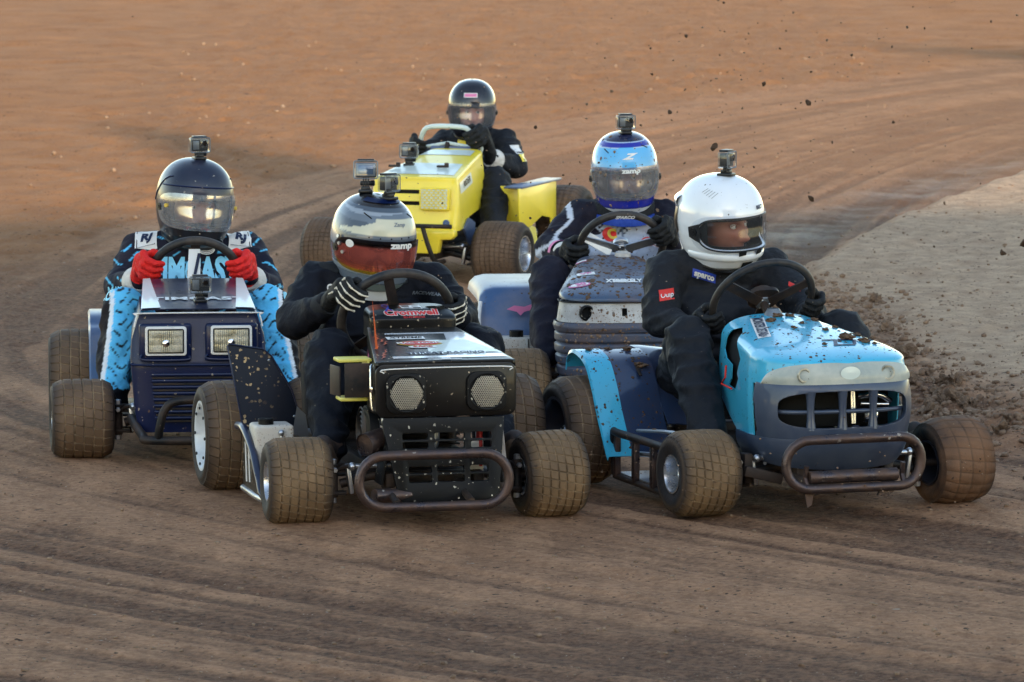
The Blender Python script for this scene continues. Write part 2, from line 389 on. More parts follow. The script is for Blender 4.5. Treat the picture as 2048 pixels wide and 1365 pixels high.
M['clear_soft'] = mk_visor('clear_soft_visor', 'ccd4e4', .16, .12, scratch=.1, refl=.5)
M['liner'] = mk('helmet_lining', lin('101216'), .8, vary=.1)
M['skin'] = mk('skin', (0, 0, 0), .5, attr=True, vary=.06, bump=(.15, 120), spec=.4)
M['eye'] = mk('eyes', (0, 0, 0), .15, attr=True, vary=0)

# ------------------------------------------------------------------ ground
def vnoise(x, y, seed=0):
    xi, yi = np.floor(x).astype(np.int64), np.floor(y).astype(np.int64); fx, fy = x - xi, y - yi
    fx = fx * fx * fx * (fx * (fx * 6 - 15) + 10); fy = fy * fy * fy * (fy * (fy * 6 - 15) + 10)
    def h(a, b):
        n = (a * 374761393 + b * 668265263 + seed * 974634777) & 0x7fffffff
        n = ((n ^ (n >> 13)) * 1274126177) & 0x7fffffff; n = (n ^ (n >> 16)); return (n & 0xffff) / 32767.5 - 1
    return (h(xi, yi) * (1 - fx) + h(xi + 1, yi) * fx) * (1 - fy) + (h(xi, yi + 1) * (1 - fx) + h(xi + 1, yi + 1) * fx) * fy
def fbm(x, y, seed, octv=4, g=.5):
    a, s, t = 1., 0., 0.
    for o in range(octv): s = s + a * vnoise(x * 2 ** o, y * 2 ** o, seed + o); t += a; a *= g
    return s / t
def sm(x, a, b): t = np.clip((x - a) / (b - a), 0, 1); return t * t * (3 - 2 * t)
def track_q(x, y):
    d = y - 24.5; return x - np.where(d > 0, .0115 * np.minimum(d, 45) ** 2, .055 * np.minimum(-d, 14) ** 2)
def q_edge(y): return np.interp(y, [14, 18, 20, 21.5, 24.4, 26.7, 29.5, 34.6, 60], [.0, .45, .80, 1.1, 1.42, 1.24, 1.55, 2.1, 4.5])
def ground_h(x, y):
    q = track_q(x, y); qe = q_edge(y) + .06 * fbm(x * 1.5, y * 1.5, 90, 3) + .02 * fbm(x * 9, y * 9, 91, 2)
    e = q - qe
    near = 1 - sm(y, 23.5, 27.5)
    inf = sm(e, 0, .22 + .35 * near); out = sm(-q - .25 * fbm(x * .7, y * .4, 77, 2), 2.1, 2.9) * sm(y, 24, 30)
    out_sunlit = np.maximum(out, .62 * sm(y, 30, 37) * (1 - inf))  # far track tinted towards orange too: sunlit brightness put into the colour
    ruts = fbm(q * 2.6 + 20, y * .12, 3, 3, .6); ruts2 = fbm(q * 9 + 7, y * .3, 13, 2) + .7 * fbm(q * 21 + 3, y * .22, 17, 2)
    tr = (1 - inf) * (1 - out)
    h = tr * (.020 * ruts + .006 * ruts2)
    fine = fbm(x * 14, y * 9, 31, 4, .62); mid = fbm(x * 3, y * 2.2, 41, 3)
    loose = np.clip(sm(mid, -.1, .5) , 0, 1)
    rub = np.exp(-((e - .08) / .22) ** 2) * near
    h = h + fine * (.0045 + .007 * loose * tr + .012 * out + .012 * rub + .003 * inf) + out * (.02 * mid + .030 * fbm(x * 6, y * 5, 61, 3)) + inf * (.075 + .03 * near) + .03 * inf * mid + .010 * inf * fbm(x * 7, y * 5, 71, 3) + rub * (.05 + .06 * np.clip(fbm(x * 5, y * 4, 55, 3), -.3, 1))
    wet = np.exp(-((e + .35) / (.34 + .1 * (y > 27))) ** 2) * sm(y, 19, 22) * (1 - sm(y, 36, 44))
    return h, dict(out_sunlit=out_sunlit, q=q, inf=inf, out=out, ruts=ruts, ruts2=ruts2, wet=wet, rub=rub, mid=mid, near=near, fine=fine)
def gh(x, y): return float(ground_h(np.array([float(x)]), np.array([float(y)]))[0][0])
def axis_pts(core0, core1, step, far, grow=1.18):
    a = list(np.arange(core0, core1 + 1e-6, step)); s = step
    while a[-1] < far: s *= grow; a.append(a[-1] + s)
    s = step
    while a[0] > -far: s *= grow; a.insert(0, a[0] - s)
    return np.array(a)
gx = axis_pts(-2.7, 3.2, .0175, 1500)
ylist = [13.6]
while ylist[-1] < 68: ylist.append(ylist[-1] + .022 * (ylist[-1] / 15) ** 1.35)
s_ = .1
while ylist[-1] < 1500: s_ *= 1.25; ylist.append(ylist[-1] + s_)
s_ = .05
while ylist[0] > -600: s_ *= 1.25; ylist.insert(0, ylist[0] - s_)
gy = np.array(ylist)
GX, GY = np.meshgrid(gx, gy); GH, A = ground_h(GX, GY)
def np_mesh(name, co, faces, mat, smooth=True, cols=None):
    me = bpy.data.meshes.new(name); n, m, k = len(co), len(faces), faces.shape[1]
    me.vertices.add(n); me.vertices.foreach_set('co', co.astype(np.float32).ravel())
    me.loops.add(m * k); me.loops.foreach_set('vertex_index', faces.astype(np.int32).ravel())
    me.polygons.add(m); me.polygons.foreach_set('loop_start', np.arange(0, m * k, k, dtype=np.int32))
    try: me.polygons.foreach_set('loop_total', np.full(m, k, np.int32))
    except Exception: pass
    me.update(calc_edges=True); me.materials.append(mat)
    if smooth: me.polygons.foreach_set('use_smooth', [True] * m)
    if cols is not None:
        a = me.color_attributes.new('zone', 'FLOAT_COLOR', 'POINT'); c = np.ones((n, 4), np.float32); c[:, :cols.shape[1]] = cols; a.data.foreach_set('color', c.ravel())
    me.validate(); return me
ny, nx = GX.shape
idx = np.arange(nx * ny).reshape(ny, nx)
F = np.stack([idx[:-1, :-1], idx[:-1, 1:], idx[1:, 1:], idx[1:, :-1]], -1).reshape(-1, 4)
zone = np.stack([np.clip(A['ruts'] * 1.1 + .5 + .5 * A['ruts2'], 0, 1), A['inf'], A['wet'] * (1 - .6 * sm(GY, 34, 42)), A['out_sunlit']], -1).reshape(-1, 4)
gm = bpy.data.materials.new('dirt_ground'); gm.use_nodes = True; n = NT(gm); P = n.n['Principled BSDF']
at = n.attr('zone'); sep = n.add('ShaderNodeSeparateColor'); n.l.new(at.outputs[0], sep.inputs[0]); alpha = at.outputs['Alpha']
fine = n.noise(34, 8, .75); mid = n.noise(1.6, 5, .6); cr = n.noise(70, 4, .7)
mp = n.add('ShaderNodeMapping'); mp.inputs['Scale'].default_value = (5, 1.4, 5); n.l.new(n.obj(), mp.inputs[0]); streak = n.noise(1, 6, .65, vec=mp.outputs[0])
packed = n.mix(n.ramp(n.math('ADD', n.math('MULTIPLY', streak, .4), n.math('MULTIPLY', fine, .6)), .40, .60), lin('8c6448'), lin('c0906c'))
loose = n.mix(n.ramp(fine, .40, .60), lin('563926'), lin('8c6449'))
trk = n.mix(n.ramp(n.math('ADD', n.math('MULTIPLY', sep.outputs[0], .55), n.math('MULTIPLY', n.math('ADD', mid, streak), .35)),    .46, .74), loose, packed)
trk = n.mix(n.math('MULTIPLY', sep.outputs[2], .75), trk, n.mix(fine, lin('3a281c'), lin('553c2c')))
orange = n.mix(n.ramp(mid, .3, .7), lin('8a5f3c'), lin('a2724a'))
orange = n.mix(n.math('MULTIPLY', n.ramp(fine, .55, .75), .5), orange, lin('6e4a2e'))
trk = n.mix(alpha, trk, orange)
pale = n.mix(n.ramp(n.noise(9, 5, .65), .3, .7), lin('9c8068'), lin('c9aa8c'))
pale = n.mix(n.ramp(fine, .58, .74), pale, lin('84684e'))
trk = n.mix(sep.outputs[1], trk, pale)
trk = n.mix(n.specks(60, .42, .22), trk, lin('463224')); trk = n.mix(n.specks(30, .36, .16), trk, lin('443023')); trk = n.mix(n.specks(75, .32, .10), trk, lin('b59a84')); trk = n.mix(n.math('MULTIPLY', n.specks(19, .2, .035), .8), trk, lin('b5a797'))
trk = n.mix(n.math('MULTIPLY', n.specks(9, .25, .06), .7), trk, lin('46362c'))
n.set(P.inputs['Base Color'], trk)
n.set(P.inputs['Roughness'], n.ramp(n.math('MULTIPLY', sep.outputs[2], n.ramp(mid, .4, .6)), 0, 1, .92, .55)); P.inputs['Specular IOR Level'].default_value = .25
nb = n.bump(fine, 1., .022); nb = n.bump(cr, .9, .007, nb); n.l.new(nb, P.inputs['Normal'])
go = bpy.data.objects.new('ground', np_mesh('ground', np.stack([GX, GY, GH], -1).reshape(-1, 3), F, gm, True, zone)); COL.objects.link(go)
go['kind'] = 'structure'; go['label'] = 'brown dirt race track curving round a pale raised infield'; go['category'] = 'ground'

# small clods lying about: nobody could count them
LUMPS = [lump(1, i + 3, 1, .95, .8) for i in range(6)]
LV = [np.array(g[0]) for g in LUMPS]; LF = [np.array(g[1]) for g in LUMPS]
def scatter(name, pts, mat, label, seed=1, parent=None, kind='stuff', off=(0, 0, 0)):
    r_ = np.random.RandomState(seed); Vs, Fs, o = [], [], 0
    for i, (x, y, z, s) in enumerate(pts):
        k = i % 6; a = r_.rand() * 6.28; c, d = cos(a), sin(a); b = LV[k] * s * (1 + .35 * (r_.rand(3) - .5)); v = np.stack([b[:, 0] * c - b[:, 1] * d + x, b[:, 0] * d + b[:, 1] * c + y, b[:, 2] + z], -1)
        Vs.append(v); Fs.append(LF[k] + o); o += len(v)
    me = np_mesh(name, np.concatenate(Vs) - np.array(off), np.concatenate(Fs), mat, True)
    ob = bpy.data.objects.new(name, me); COL.objects.link(ob); ob['kind'] = kind
    if label: ob['label'] = label
    if parent: ob.parent = parent
    return ob
r_ = np.random.RandomState(5); pts = []
X = r_.uniform(-3.2, 3.4, 40000); Yy = 14.3 + 40 * r_.rand(40000) ** 1.8; H_, a_ = ground_h(X, Yy)
dens = .16 - .145 * (a_['out'] > .5) + 1.1 * a_['rub'] + .10 * a_['wet'] + .5 * a_['inf'] * (.4 + a_['near']) + .10 * (a_['mid'] > .25)
keep = r_.rand(40000) < dens
for x, y, h, k, rb, ou in zip(X, Yy, H_, keep, a_['rub'], a_['out']):
    if k: s = .0022 + .008 * r_.rand() ** 4 + .010 * rb * r_.rand() ** 1.5 + .02 * (ou > .5) * r_.rand() ** 3; pts.append((x, y, h + s * .3, s))
X = r_.uniform(.6, 3.2, 22000); Yy = r_.uniform(18.8, 26.5, 22000); H_, a_ = ground_h(X, Yy)
for x, y, h, rb in zip(X, Yy, H_, a_['rub']):
    if r_.rand() < rb * 1.1: s = .003 + .017 * r_.rand() ** 2.4; pts.append((x, y, h + s * .35, s))
o = scatter('dirt_crumbs', pts, M['clod'], 'loose crumbs of brown dirt strewn over the track and along the infield edge'); o['category'] = 'dirt'
# clods big enough to point at
BIG = [mesh('dirt_clod', lump(1, 40 + i, 3, 1.05, .75), M['clod']) for i in range(5)]
k = 0
while k < 46:
    x, y = r_.uniform(.9, 3.0), r_.uniform(19.2, 25); h, a_ = ground_h(np.array([x]), np.array([y]))
    if r_.rand() > a_['rub'][0] * 1.2 - .15: continue
    o = bpy.data.objects.new('dirt_clod', BIG[k % 5]); COL.objects.link(o); s = .018 + .02 * r_.rand() ** 2; o.location = (x, y, h[0] + s * .4); o.scale = (s,) * 3
    o.rotation_euler = (r_.rand(), r_.rand(), r_.rand() * 6); tagit(o, 'lumpy brown dirt clod in the rubble ridge along the infield edge', 'dirt clod', 'dirt clods in the rubble ridge'); k += 1

# ------------------------------------------------------------------ added shade blockers, unseen behind the camera, that shade this part of the track
def shade_blockers():
    woodm = mk('blocker_planks', lin('8a8680'), .7); metal = mk('blocker_steel', lin('6f757c'), .5, .5)
    root = bpy.data.objects.new('shade_blocker', None); COL.objects.link(root); root.location = (17, -22, 0)
    tagit(root, 'added shade blocker shaped like roofed seating with stepped benches, out of view', 'shade_blocker'); fr = Frame(root, (17, -22, 0))  # added out of view to block the sun, in place of an unknown caster
    bs = join(*[box(17, -22 - i * .8, .3 + i * .45, 44, .35, .06, 0) for i in range(16)], *[box(17, -22.4 - i * .8, .1 + i * .45, 44, .5, .05, 0) for i in range(16)])
    fr.add('benches', bs, woodm, smooth=False)
    fr.add('frame', join(*[box(x, y, h / 2, .25, .25, h, 0) for x in range(-5, 40, 6) for y, h in ((-21.5, 12.7), (-34.5, 12.2))], *[box(x, -28, 12.6, .2, 15, .4, 0) for x in range(-5, 40, 6)]), metal, smooth=False)
    fr.add('roof', box(17, -28, 12.9, 46, 17, .35, 0), metal, smooth=False)
    fr.add('back_wall', box(17, -35.2, 6.3, 44, .2, 12.4, 0), metal, smooth=False)
    fr.add('streak_spike', prism([(11.6, 13), (14.4, 13), (13.9, 14.0), (13.4, 15.4), (13.1, 15.5), (12.7, 13.8), (12.2, 13.5)], 'y', -20.2, -20), metal, smooth=False)  # spike added on the roof edge to cast the long left streak
    root = bpy.data.objects.new('streak_mast', None); COL.objects.link(root); root.location = (28, -24, 0)
    tagit(root, 'added tall mast with a wide plate that casts shadow streaks, out of view', 'shade blocker'); fr = Frame(root, (28, -24, 0))  # added out of view to throw the streaks at far right
    fr.add('mast', tube([(28, -24, 0), (28, -24, 19)], [.35, .2], 12), metal); fr.add('streak_plate', prism([(24.0, 20.0), (25.5, 18.2), (33, 17.8), (33, 19.4), (26.0, 19.5)], 'y', -24.4, -24.1), metal, smooth=False)  # plate outline shaped for its shadow
shade_blockers()
# ------------------------------------------------------------------ wheels
def tyre_g(D, w, rr, N=26, cols=6, skew=.5, depth=.006, mudc='70593f', groove='b09a80', side='0e1219', stagger=False, mudside=0.):
    Ro = D / 2; V, C, F = [], [], []
    gm_, sd, mu = np.array(lin(groove)), np.array(lin(side)), np.array(lin(mudc))
    sb = np.linspace(-1, 1, cols + 1)
    ss = []
    for a, b in zip(sb[:-1], sb[1:]): ss += [(a, 0), (a + .12 * (b - a), 1), (b - .12 * (b - a), 1)]
    ss.append((1, 0))
    def prof(s):
        a = abs(s); x = w / 2 * math.copysign(a * .98 if a < .82 else .8036 + (1 - .8036) * sin((a - .82) / .18 * PI / 2), s)
        r = Ro - .03 * Ro * a * a - (0 if a < .82 else (1 - cos((a - .82) / .18 * PI / 2)) * Ro * .14); return x, r
    ang = []
    for i in range(N): ang += [(i / N, 0), ((i + .08) / N, 1), ((i + .92) / N, 1)]
    n = len(ang)
    vr = random.Random(5); shade = {}
    for js, (s, hi) in enumerate(ss):
        x, r = prof(s)
        for ia, (a, ha) in enumerate(ang):
            bs = shade.setdefault(((js - 1) // 3, (ia - 1) // 3), vr.uniform(.88, 1.12))
            t = 2 * PI * (a + skew * (abs(s) if stagger else s) / N); low = not (hi and ha) if abs(s) < .999 else False
            q = r - (depth if low else 0); V.append((x, q * cos(t), q * sin(t)))
            k = min(1, max(0, (abs(s) - .80) / .18)); c = gm_ * (.75 + .25 * cos(t * 5 + s * 3)) if low else mu * bs * (1 + .15 * sin(t * 3 + s * 2)); C.append(c * (1 - .9 * k) + (sd * (1 - mudside) + mu * mudside) * .9 * k)
    rows = len(ss)
    for j in range(rows - 1):
        for i in range(n): F.append((j * n + i, j * n + (i + 1) % n, (j + 1) * n + (i + 1) % n, (j + 1) * n + i))
    def sidewall(sgn, row):
        base = row * n; x0, r0 = prof(sgn)
        steps = [(1.05, .80), (1.07, .68), (1.02, .56), (.96, .48), (.93, .44)]
        prev = base
        for q, (fx, fr_) in enumerate(steps):
            rad = rr + (r0 - rr) * (fr_ - .44) / (.83 - .44); o = len(V)
            for i, (a, ha) in enumerate(ang):
                t = 2 * PI * (a + skew * (1 if stagger else sgn) / N); V.append((w / 2 * sgn * fx, rad * cos(t), rad * sin(t)))
                C.append(sd * (1 - mudside) + mu * mudside if q else (sd * .7 + mu * .3))
            for i in range(n):
                f = (prev + i, prev + (i + 1) % n, o + (i + 1) % n, o + i); F.append(f if sgn > 0 else f[::-1])
            prev = o
    sidewall(1, rows - 1); sidewall(-1, 0)
    return (V, F), C
def rim_g(rr, w, outer, deep=.5):
    """outer = +1 or -1: which side the dish faces"""
    s = outer; h = w / 2
    pr = [(rr * 1.04, .90 * h), (rr * 1.07, 1.0 * h), (rr * .99, 1.0 * h), (rr * .93, .88 * h), (rr * .88, .5 * h), (rr * .80, .12 * h), (rr * .60, .05 * h), (rr * .40, .15 * h), (rr * .33, .42 * h), (rr * .26, .50 * h), (.001, .50 * h)]
    g1 = lathe([(r, a * s) for r, a in pr], 48)
    g2 = lathe([(rr * 1.02, -h * .9 * s), (rr * 1.05, -h * s), (rr * .96, -h * s), (rr * .90, -h * .6 * s), (rr * .86, .1 * h * s)], 48)
    bolts = [mv(cyl((0, 0, 0), rr * .06, .008, 'X', 8), (.10 * h + .004) * s, rr * .5 * cos(t), rr * .5 * sin(t)) for t in [2 * PI * i / 4 + .4 for i in range(4)]]
    return join(g1, g2, *bolts)
_wm = {}
def wheel(fr, key, c, outer, spec, name='wheel', spin=0., yaw=0., camber=0., label=None, rimmat='rim', mat='tyre'):
    D, w, rr, kw = spec
    if (key, outer) not in _wm:
        g, C = tyre_g(D, w, rr, **kw)
        if outer < 0: pass
        _wm[(key, outer)] = (mesh('tyre', g, M[mat], True, C, 50), mesh('rim', rim_g(rr, w, outer), M[rimmat], True, None, 40))
    t, r = _wm[(key, outer)]
    e = bpy.data.objects.new(name, t); COL.objects.link(e); e.name = name; e.parent = fr.root
    e.location = c; e.rotation_euler = (spin, R(camber), R(yaw))
    if label: e['label'] = label
    q = bpy.data.objects.new('rim', r); COL.objects.link(q); q.parent = e
    v = bpy.data.objects.new('hub_bolt', HUB); COL.objects.link(v); v.parent = e; v.location = (outer * w * .27, 0, 0)
    if outer < 0: v.rotation_euler = (0, PI, 0)
    return e
HUB = mesh('hub_bolt', join(cyl((.008, 0, 0), .014, .02, 'X', 6), cyl((.0, 0, 0), .022, .012, 'X', 20)), M['chrome'])
SP_F = (.293, .205, .062, dict(N=30, cols=7, skew=.8, depth=.007))
SP_FW = (.293, .215, .062, dict(N=26, cols=6, skew=.5, depth=.007, mudc='66503c'))
SP_R = (.385, .19, .115, dict(N=34, cols=5, skew=.5, depth=.007, mudc='5e4a38'))
SP_Y = (.32, .235, .085, dict(N=44, cols=9, skew=.5, depth=.004, mudc='5e4a3a', groove='6e5a48', stagger=True))
SP_MUD = (.303, .195, .075, dict(N=22, cols=4, skew=.4, depth=.003, mudc='6b4e39', groove='5c4534'))

# ------------------------------------------------------------------ running gear shared by the mowers
def chassis(fr, tw=.36, rail=.16, yb=1.05, tierod='silver', bumpers=True, zaxle=.13):
    fr.add('frame', join(*[box(s * rail, .42, .155, .035, 1.15, .05, .006) for s in (-1, 1)], box(0, -.1, .16, 2 * rail, .04, .04, .005), box(0, .95, .17, 2 * rail + .05, .06, .06, .006), box(0, .5, .13, 2 * rail + .28, .55, .008, .002)), M['dark'])
    fr.add('front_axle', join(tube([(-tw + .07, 0, zaxle), (-rail, -.01, zaxle + .03), (rail, -.01, zaxle + .03), (tw - .07, 0, zaxle)], .016, 10, smooth=4)), M['dark'])
    fr.add('rear_axle', cyl((0, .95, .19), .016, .74, 'X', 14), M['silver'])
    for s in (-1, 1):
        x = s * (tw - .045)
        fr.add('spindle', join(cyl((x, 0, zaxle + .01), .017, .11, 'Z', 14), box(x - s * .018, 0, zaxle + .045, .05, .045, .012, .003), box(x - s * .018, 0, zaxle - .03, .05, .045, .012, .003), cyl((x + s * .035, 0, .146), .012, .09, 'X', 12)), M['dark'])
        fr.add('spindle_bolt', join(cyl((x, 0, zaxle + .075), .012, .018, 'Z', 6), cyl((x, 0, zaxle - .055), .012, .018, 'Z', 6), cyl((x + s * .0, -.035, zaxle + .05), .009, .02, 'Y', 6), box(x - s * .05, -.03, zaxle + .02, .014, .03, .10, .003, ry=s * 8)), M['silver'])
        fr.add('steering_arm', tube([(x, 0, .165), (x - s * .03, -.03, .19), (x - s * .055, -.055, .195)], .008, 8), M['dark'])
    fr.add('tie_rod', join(tube([(-tw + .1, -.055, .195), (tw - .1, -.055, .192)], .008, 10), *[sphere((s * (tw - .1), -.055, .194), .014, 12) for s in (-1, 1)]), M[tierod])
    fr.add('drag_link', tube([(-tw + .13, -.05, .175), (-.05, .25, .24)], .006, 8), M['silver'])
    for s in (-1, 1): fr.add('foot_peg', join(tube([(s * rail, .12, .17), (s * .30, .11, .18), (s * .33, .10, .235)], .008, 8), box(s * .31, .16, .165, .10, .2, .006, .002)), M['dark'])
def engine(fr, y=.18, zt=.36, w=.26):
    fins = [box(0, y, .2 + .016 * i, w, .2, .006, .001, 1) for i in range(8)]
    fr.add('engine', join(box(0, y, .26, w * .8, .18, .2, .02), cyl((0, y, zt), .10, .05, 'Z', 28), *fins, cyl((-.1, y - .1, .25), .03, .12, 'Y'), cyl((.1, y - .09, .3), .02, .1, 'Z')), M['blackbox'])
    fr.add('exhaust_pipe', tube([(.02, y - .1, .36), (.03, y - .16, .33), (.03, y - .17, .26), (.0, y - .16, .2)], .012, 12, smooth=5), M['silver'])
    fr.add('fuel_line', tube([(-.12, y - .1, .38), (-.02, y - .15, .39), (.08, y - .13, .37), (.14, y - .09, .39)], .006, 8, smooth=5), M['silver'])
def seat(fr, y=1.12, z=.14, mat='blackbox'):
    fr.add('seat', join(box(0, y - .12, z, .38, .36, .06, .025, 3), box(0, y + .09, z + .14, .38, .06, .28, .028, 3, rx=-10)), M[mat])
def steering(fr, c, rad, tilt, spoke, rw=.015, mat='wheelgrip', hubmat='dark', hub=.03, plate='flat', column=True, sq=1.0, face=(0, 0)):
    """c centre, tilt: how far the plane leans from upright; spokes given as angles from +x"""
    c = Vector(c); U = Vector((1, 0, 0)); Vv = Vector((0, -sin(R(tilt)), cos(R(tilt)))); N = U.cross(Vv)
    pt = lambda a, r, h=0.: c + U * (r * cos(R(a))) + Vv * (r * sin(R(a))) + N * h
    sw = fr.add('steering_wheel', tube([pt(a, rad) for a in range(0, 360, 6)], rw, 14, True), M[mat])
    for a in spoke:
        d = (pt(a, 1) - pt(a, 0)).normalized(); s = d.cross(N).normalized(); hw = .019
        pts = [pt(a, .02, .016) + s * hw, pt(a, .02, .016) - s * hw, pt(a, rad - .008) - s * hw * .9, pt(a, rad - .008) + s * hw * .9]
        q = [tuple(p + N * h) for h in (-.003, .003) for p in pts]
        g = (q, [(3, 2, 1, 0), (4, 5, 6, 7)] + [(i, (i + 1) % 4, 4 + (i + 1) % 4, 4 + i) for i in range(4)])
        cuts = []
        for f in (.42, .68):
            m = pt(a, rad * f, .006); ring = [m + d * (.016 * cos(t)) + s * (.0075 * sin(t)) for t in [2 * PI * i / 14 for i in range(14)]]
            cuts.append(([tuple(p + N * h) for h in (-.02, .02) for p in ring], [tuple(range(14))[::-1], tuple(range(14, 28))] + [(i, (i + 1) % 14, 14 + (i + 1) % 14, 14 + i) for i in range(14)]))
        fr.add('spoke', g, M[hubmat], parent=sw, smooth=False, cuts=join(*cuts) if plate == 'slots' else None)
    B = Matrix((U, Vv, N)).transposed().to_4x4()
    fr.add('hub', xf(join(cyl((0, 0, -.018), hub, .022, 'Z', 30), cyl((0, 0, .004), hub * .6, .02, 'Z', 24)), Matrix.Translation(c) @ B), M[hubmat], parent=sw)
    fr.add('hub_nut', xf(join(cyl((0, 0, .018), .008, .03, 'Z', 6), *[cyl((hub * .42 * cos(t), hub * .42 * sin(t), .016), .004, .01, 'Z', 6) for t in (0, 2.1, 4.2)]), Matrix.Translation(c) @ B), M['silver'], parent=sw)
    if column: fr.add('steering_column', tube([c, c + N * .34], .014, 12), M['dark'])
    return pt, N
def bumper_loop(fr, cx, cz, w, h, y, r=.0165, mat='rust', bow=.0, name='bumper'):
    rr = h / 2; pts = []
    for i in range(13): a = PI / 2 + PI * i / 12; pts.append((cx - w / 2 + rr + rr * cos(a), 0, cz + rr * sin(a)))
    for i in range(13): a = -PI / 2 + PI * i / 12; pts.append((cx + w / 2 - rr + rr * cos(a), 0, cz + rr * sin(a)))
    pts = [(x, y + bow * ((x - cx) / (w / 2)) ** 2, z) for x, _, z in pts]
    return fr.add(name, tube(pts, r, 14, True), M[mat])
def rear_fender(fr, s, x0, x1, mat, mat2=None, y0=.62, y1=1.22, zt=.45, zb=.2, name='fender', yc=.95, rad=.26):
    """arched sheet over the rear wheel with a turned-down front edge"""
    prof = [(y0, zb), (y0 + .05, zb + .1), (y0 + .12, zb + .19), (y0 + .2, zt - .03), (y0 + .28, zt), (y1 - .1, zt), (y1, zt - .03)]
    prof = [(p.x, p.y) for p in catmull([(a, b, 0) for a, b in prof], 4)]
    V = []; nu = len(prof)
    xs = [x0, x0 + (x1 - x0) * .04, x0 + (x1 - x0) * .96, x1]; dz = [-.018, 0, 0, -.012]
    for x, d in zip(xs, dz): V += [(s * x, a, b + d) for a, b in prof]
    F = [(j * nu + i, j * nu + i + 1, (j + 1) * nu + i + 1, (j + 1) * nu + i) for j in range(3) for i in range(nu - 1)]
    if s < 0: F = [f[::-1] for f in F]
    return fr.add(name, (V, F), M[mat], solid=.004)

# ------------------------------------------------------------------ hoods
class Hood:
    def __init__(s, cx=0, W0=.25, Wr=.18, yf=-.22, y0=0., yr=.45, n=3., m=3., zb=lambda y: .25, zs=lambda y: .5, zc=lambda y: .6, ws=lambda z: 1., lean=lambda z: 0., dcap=.12):
        s.__dict__.update(locals()); P = []
        for i in range(200):
            t = PI / 2 * i / 199; P.append((W0 * sin(t) ** (2 / n), y0 - (y0 - yf) * max(0., cos(t)) ** (2 / n)))
        for i in range(1, 60): t = i / 59; P.append((W0 + (Wr - W0) * t, y0 + (yr - y0) * t))
        P = np.array(P); d = np.r_[0, np.cumsum(np.hypot(*np.diff(P, axis=0).T))]; s.L = d[-1]; s.d = d; s.P = P
    def out(s, a):
        q = abs(a) * s.L; x = np.interp(q, s.d, s.P[:, 0]); y = np.interp(q, s.d, s.P[:, 1]); return math.copysign(x, a), float(y)
    def wall(s, a, z, off=0.):
        x, y = s.out(a); w = s.ws(z); fy = max(0., min(1., (s.y0 - y) / (s.y0 - s.yf)))
        x2, y2 = s.out(a + .004); x1, y1 = s.out(a - .004); nx, ny = (y2 - y1), -(x2 - x1); L = math.hypot(nx, ny) or 1
        return (s.cx + x * w + off * nx / L, y + s.lean(z) * fy + off * ny / L, z)
    def pt(s, a, v, off=0.):
        x, y = s.out(a); zs = s.zs(y); zb = s.zb(y)
        if v <= 1: return s.wall(a, zb + (zs - zb) * v, off)
        X, Y, Z = s.wall(a, zs, off); t = (v - 1); rho = max(0., cos(t * PI / 2)) ** (2 / s.m); ze = sin(t * PI / 2) ** (2 / s.m)
        ys = max(Y, s.yf + s.dcap); Y2 = ys + (Y - ys) * rho; return (s.cx + (X - s.cx) * rho, Y2, zs + (s.zc(Y2) - zs + off) * ze)
    def grid(s, na, nv, nc, skip=None, off=0., a0=-1., a1=1.):
        vs = [i / nv for i in range(nv)] + [1 + (i / nc) for i in range(nc + 1)]
        bm = to_bm(surf(na, len(vs), lambda u, v: s.pt(a0 + (a1 - a0) * u, vs[int(round(v * (len(vs) - 1)))], off), skip))
        bmesh.ops.remove_doubles(bm, verts=bm.verts[:], dist=.0004); bmesh.ops.dissolve_degenerate(bm, edges=bm.edges[:], dist=.0002)
        bmesh.ops.recalc_face_normals(bm, faces=bm.faces[:]); bm.faces.ensure_lookup_table()
        f = max(bm.faces, key=lambda f: f.calc_center_median().z)
        if f.normal.z < 0: bmesh.ops.reverse_faces(bm, faces=bm.faces[:])
        bm.verts.index_update(); return from_bm(bm)
    def patch(s, a0, a1, na, nz, zlo, zhi, off=0., skip=None):
        def fn(u, v):
            a = a0 + (a1 - a0) * u; l = zlo(a) if callable(zlo) else zlo; h = zhi(a) if callable(zhi) else zhi
            return s.wall(a, l + (h - l) * v, off(u, v) if callable(off) else off)
        return surf(na, nz, fn, skip)
    def a_of_x(s, x):
        lo, hi = 0., 1.
        k = np.interp(abs(x), s.P[:, 0][:200], s.d[:200]) / s.L; return math.copysign(k, x)
def lerp(y, *kv): return float(np.interp(y, [k for k, _ in kv], [v for _, v in kv]))
DEC = lambda fr, name, g, mat, parent, **k: fr.add(name, g, M[mat], parent=parent, smooth=False, **k)

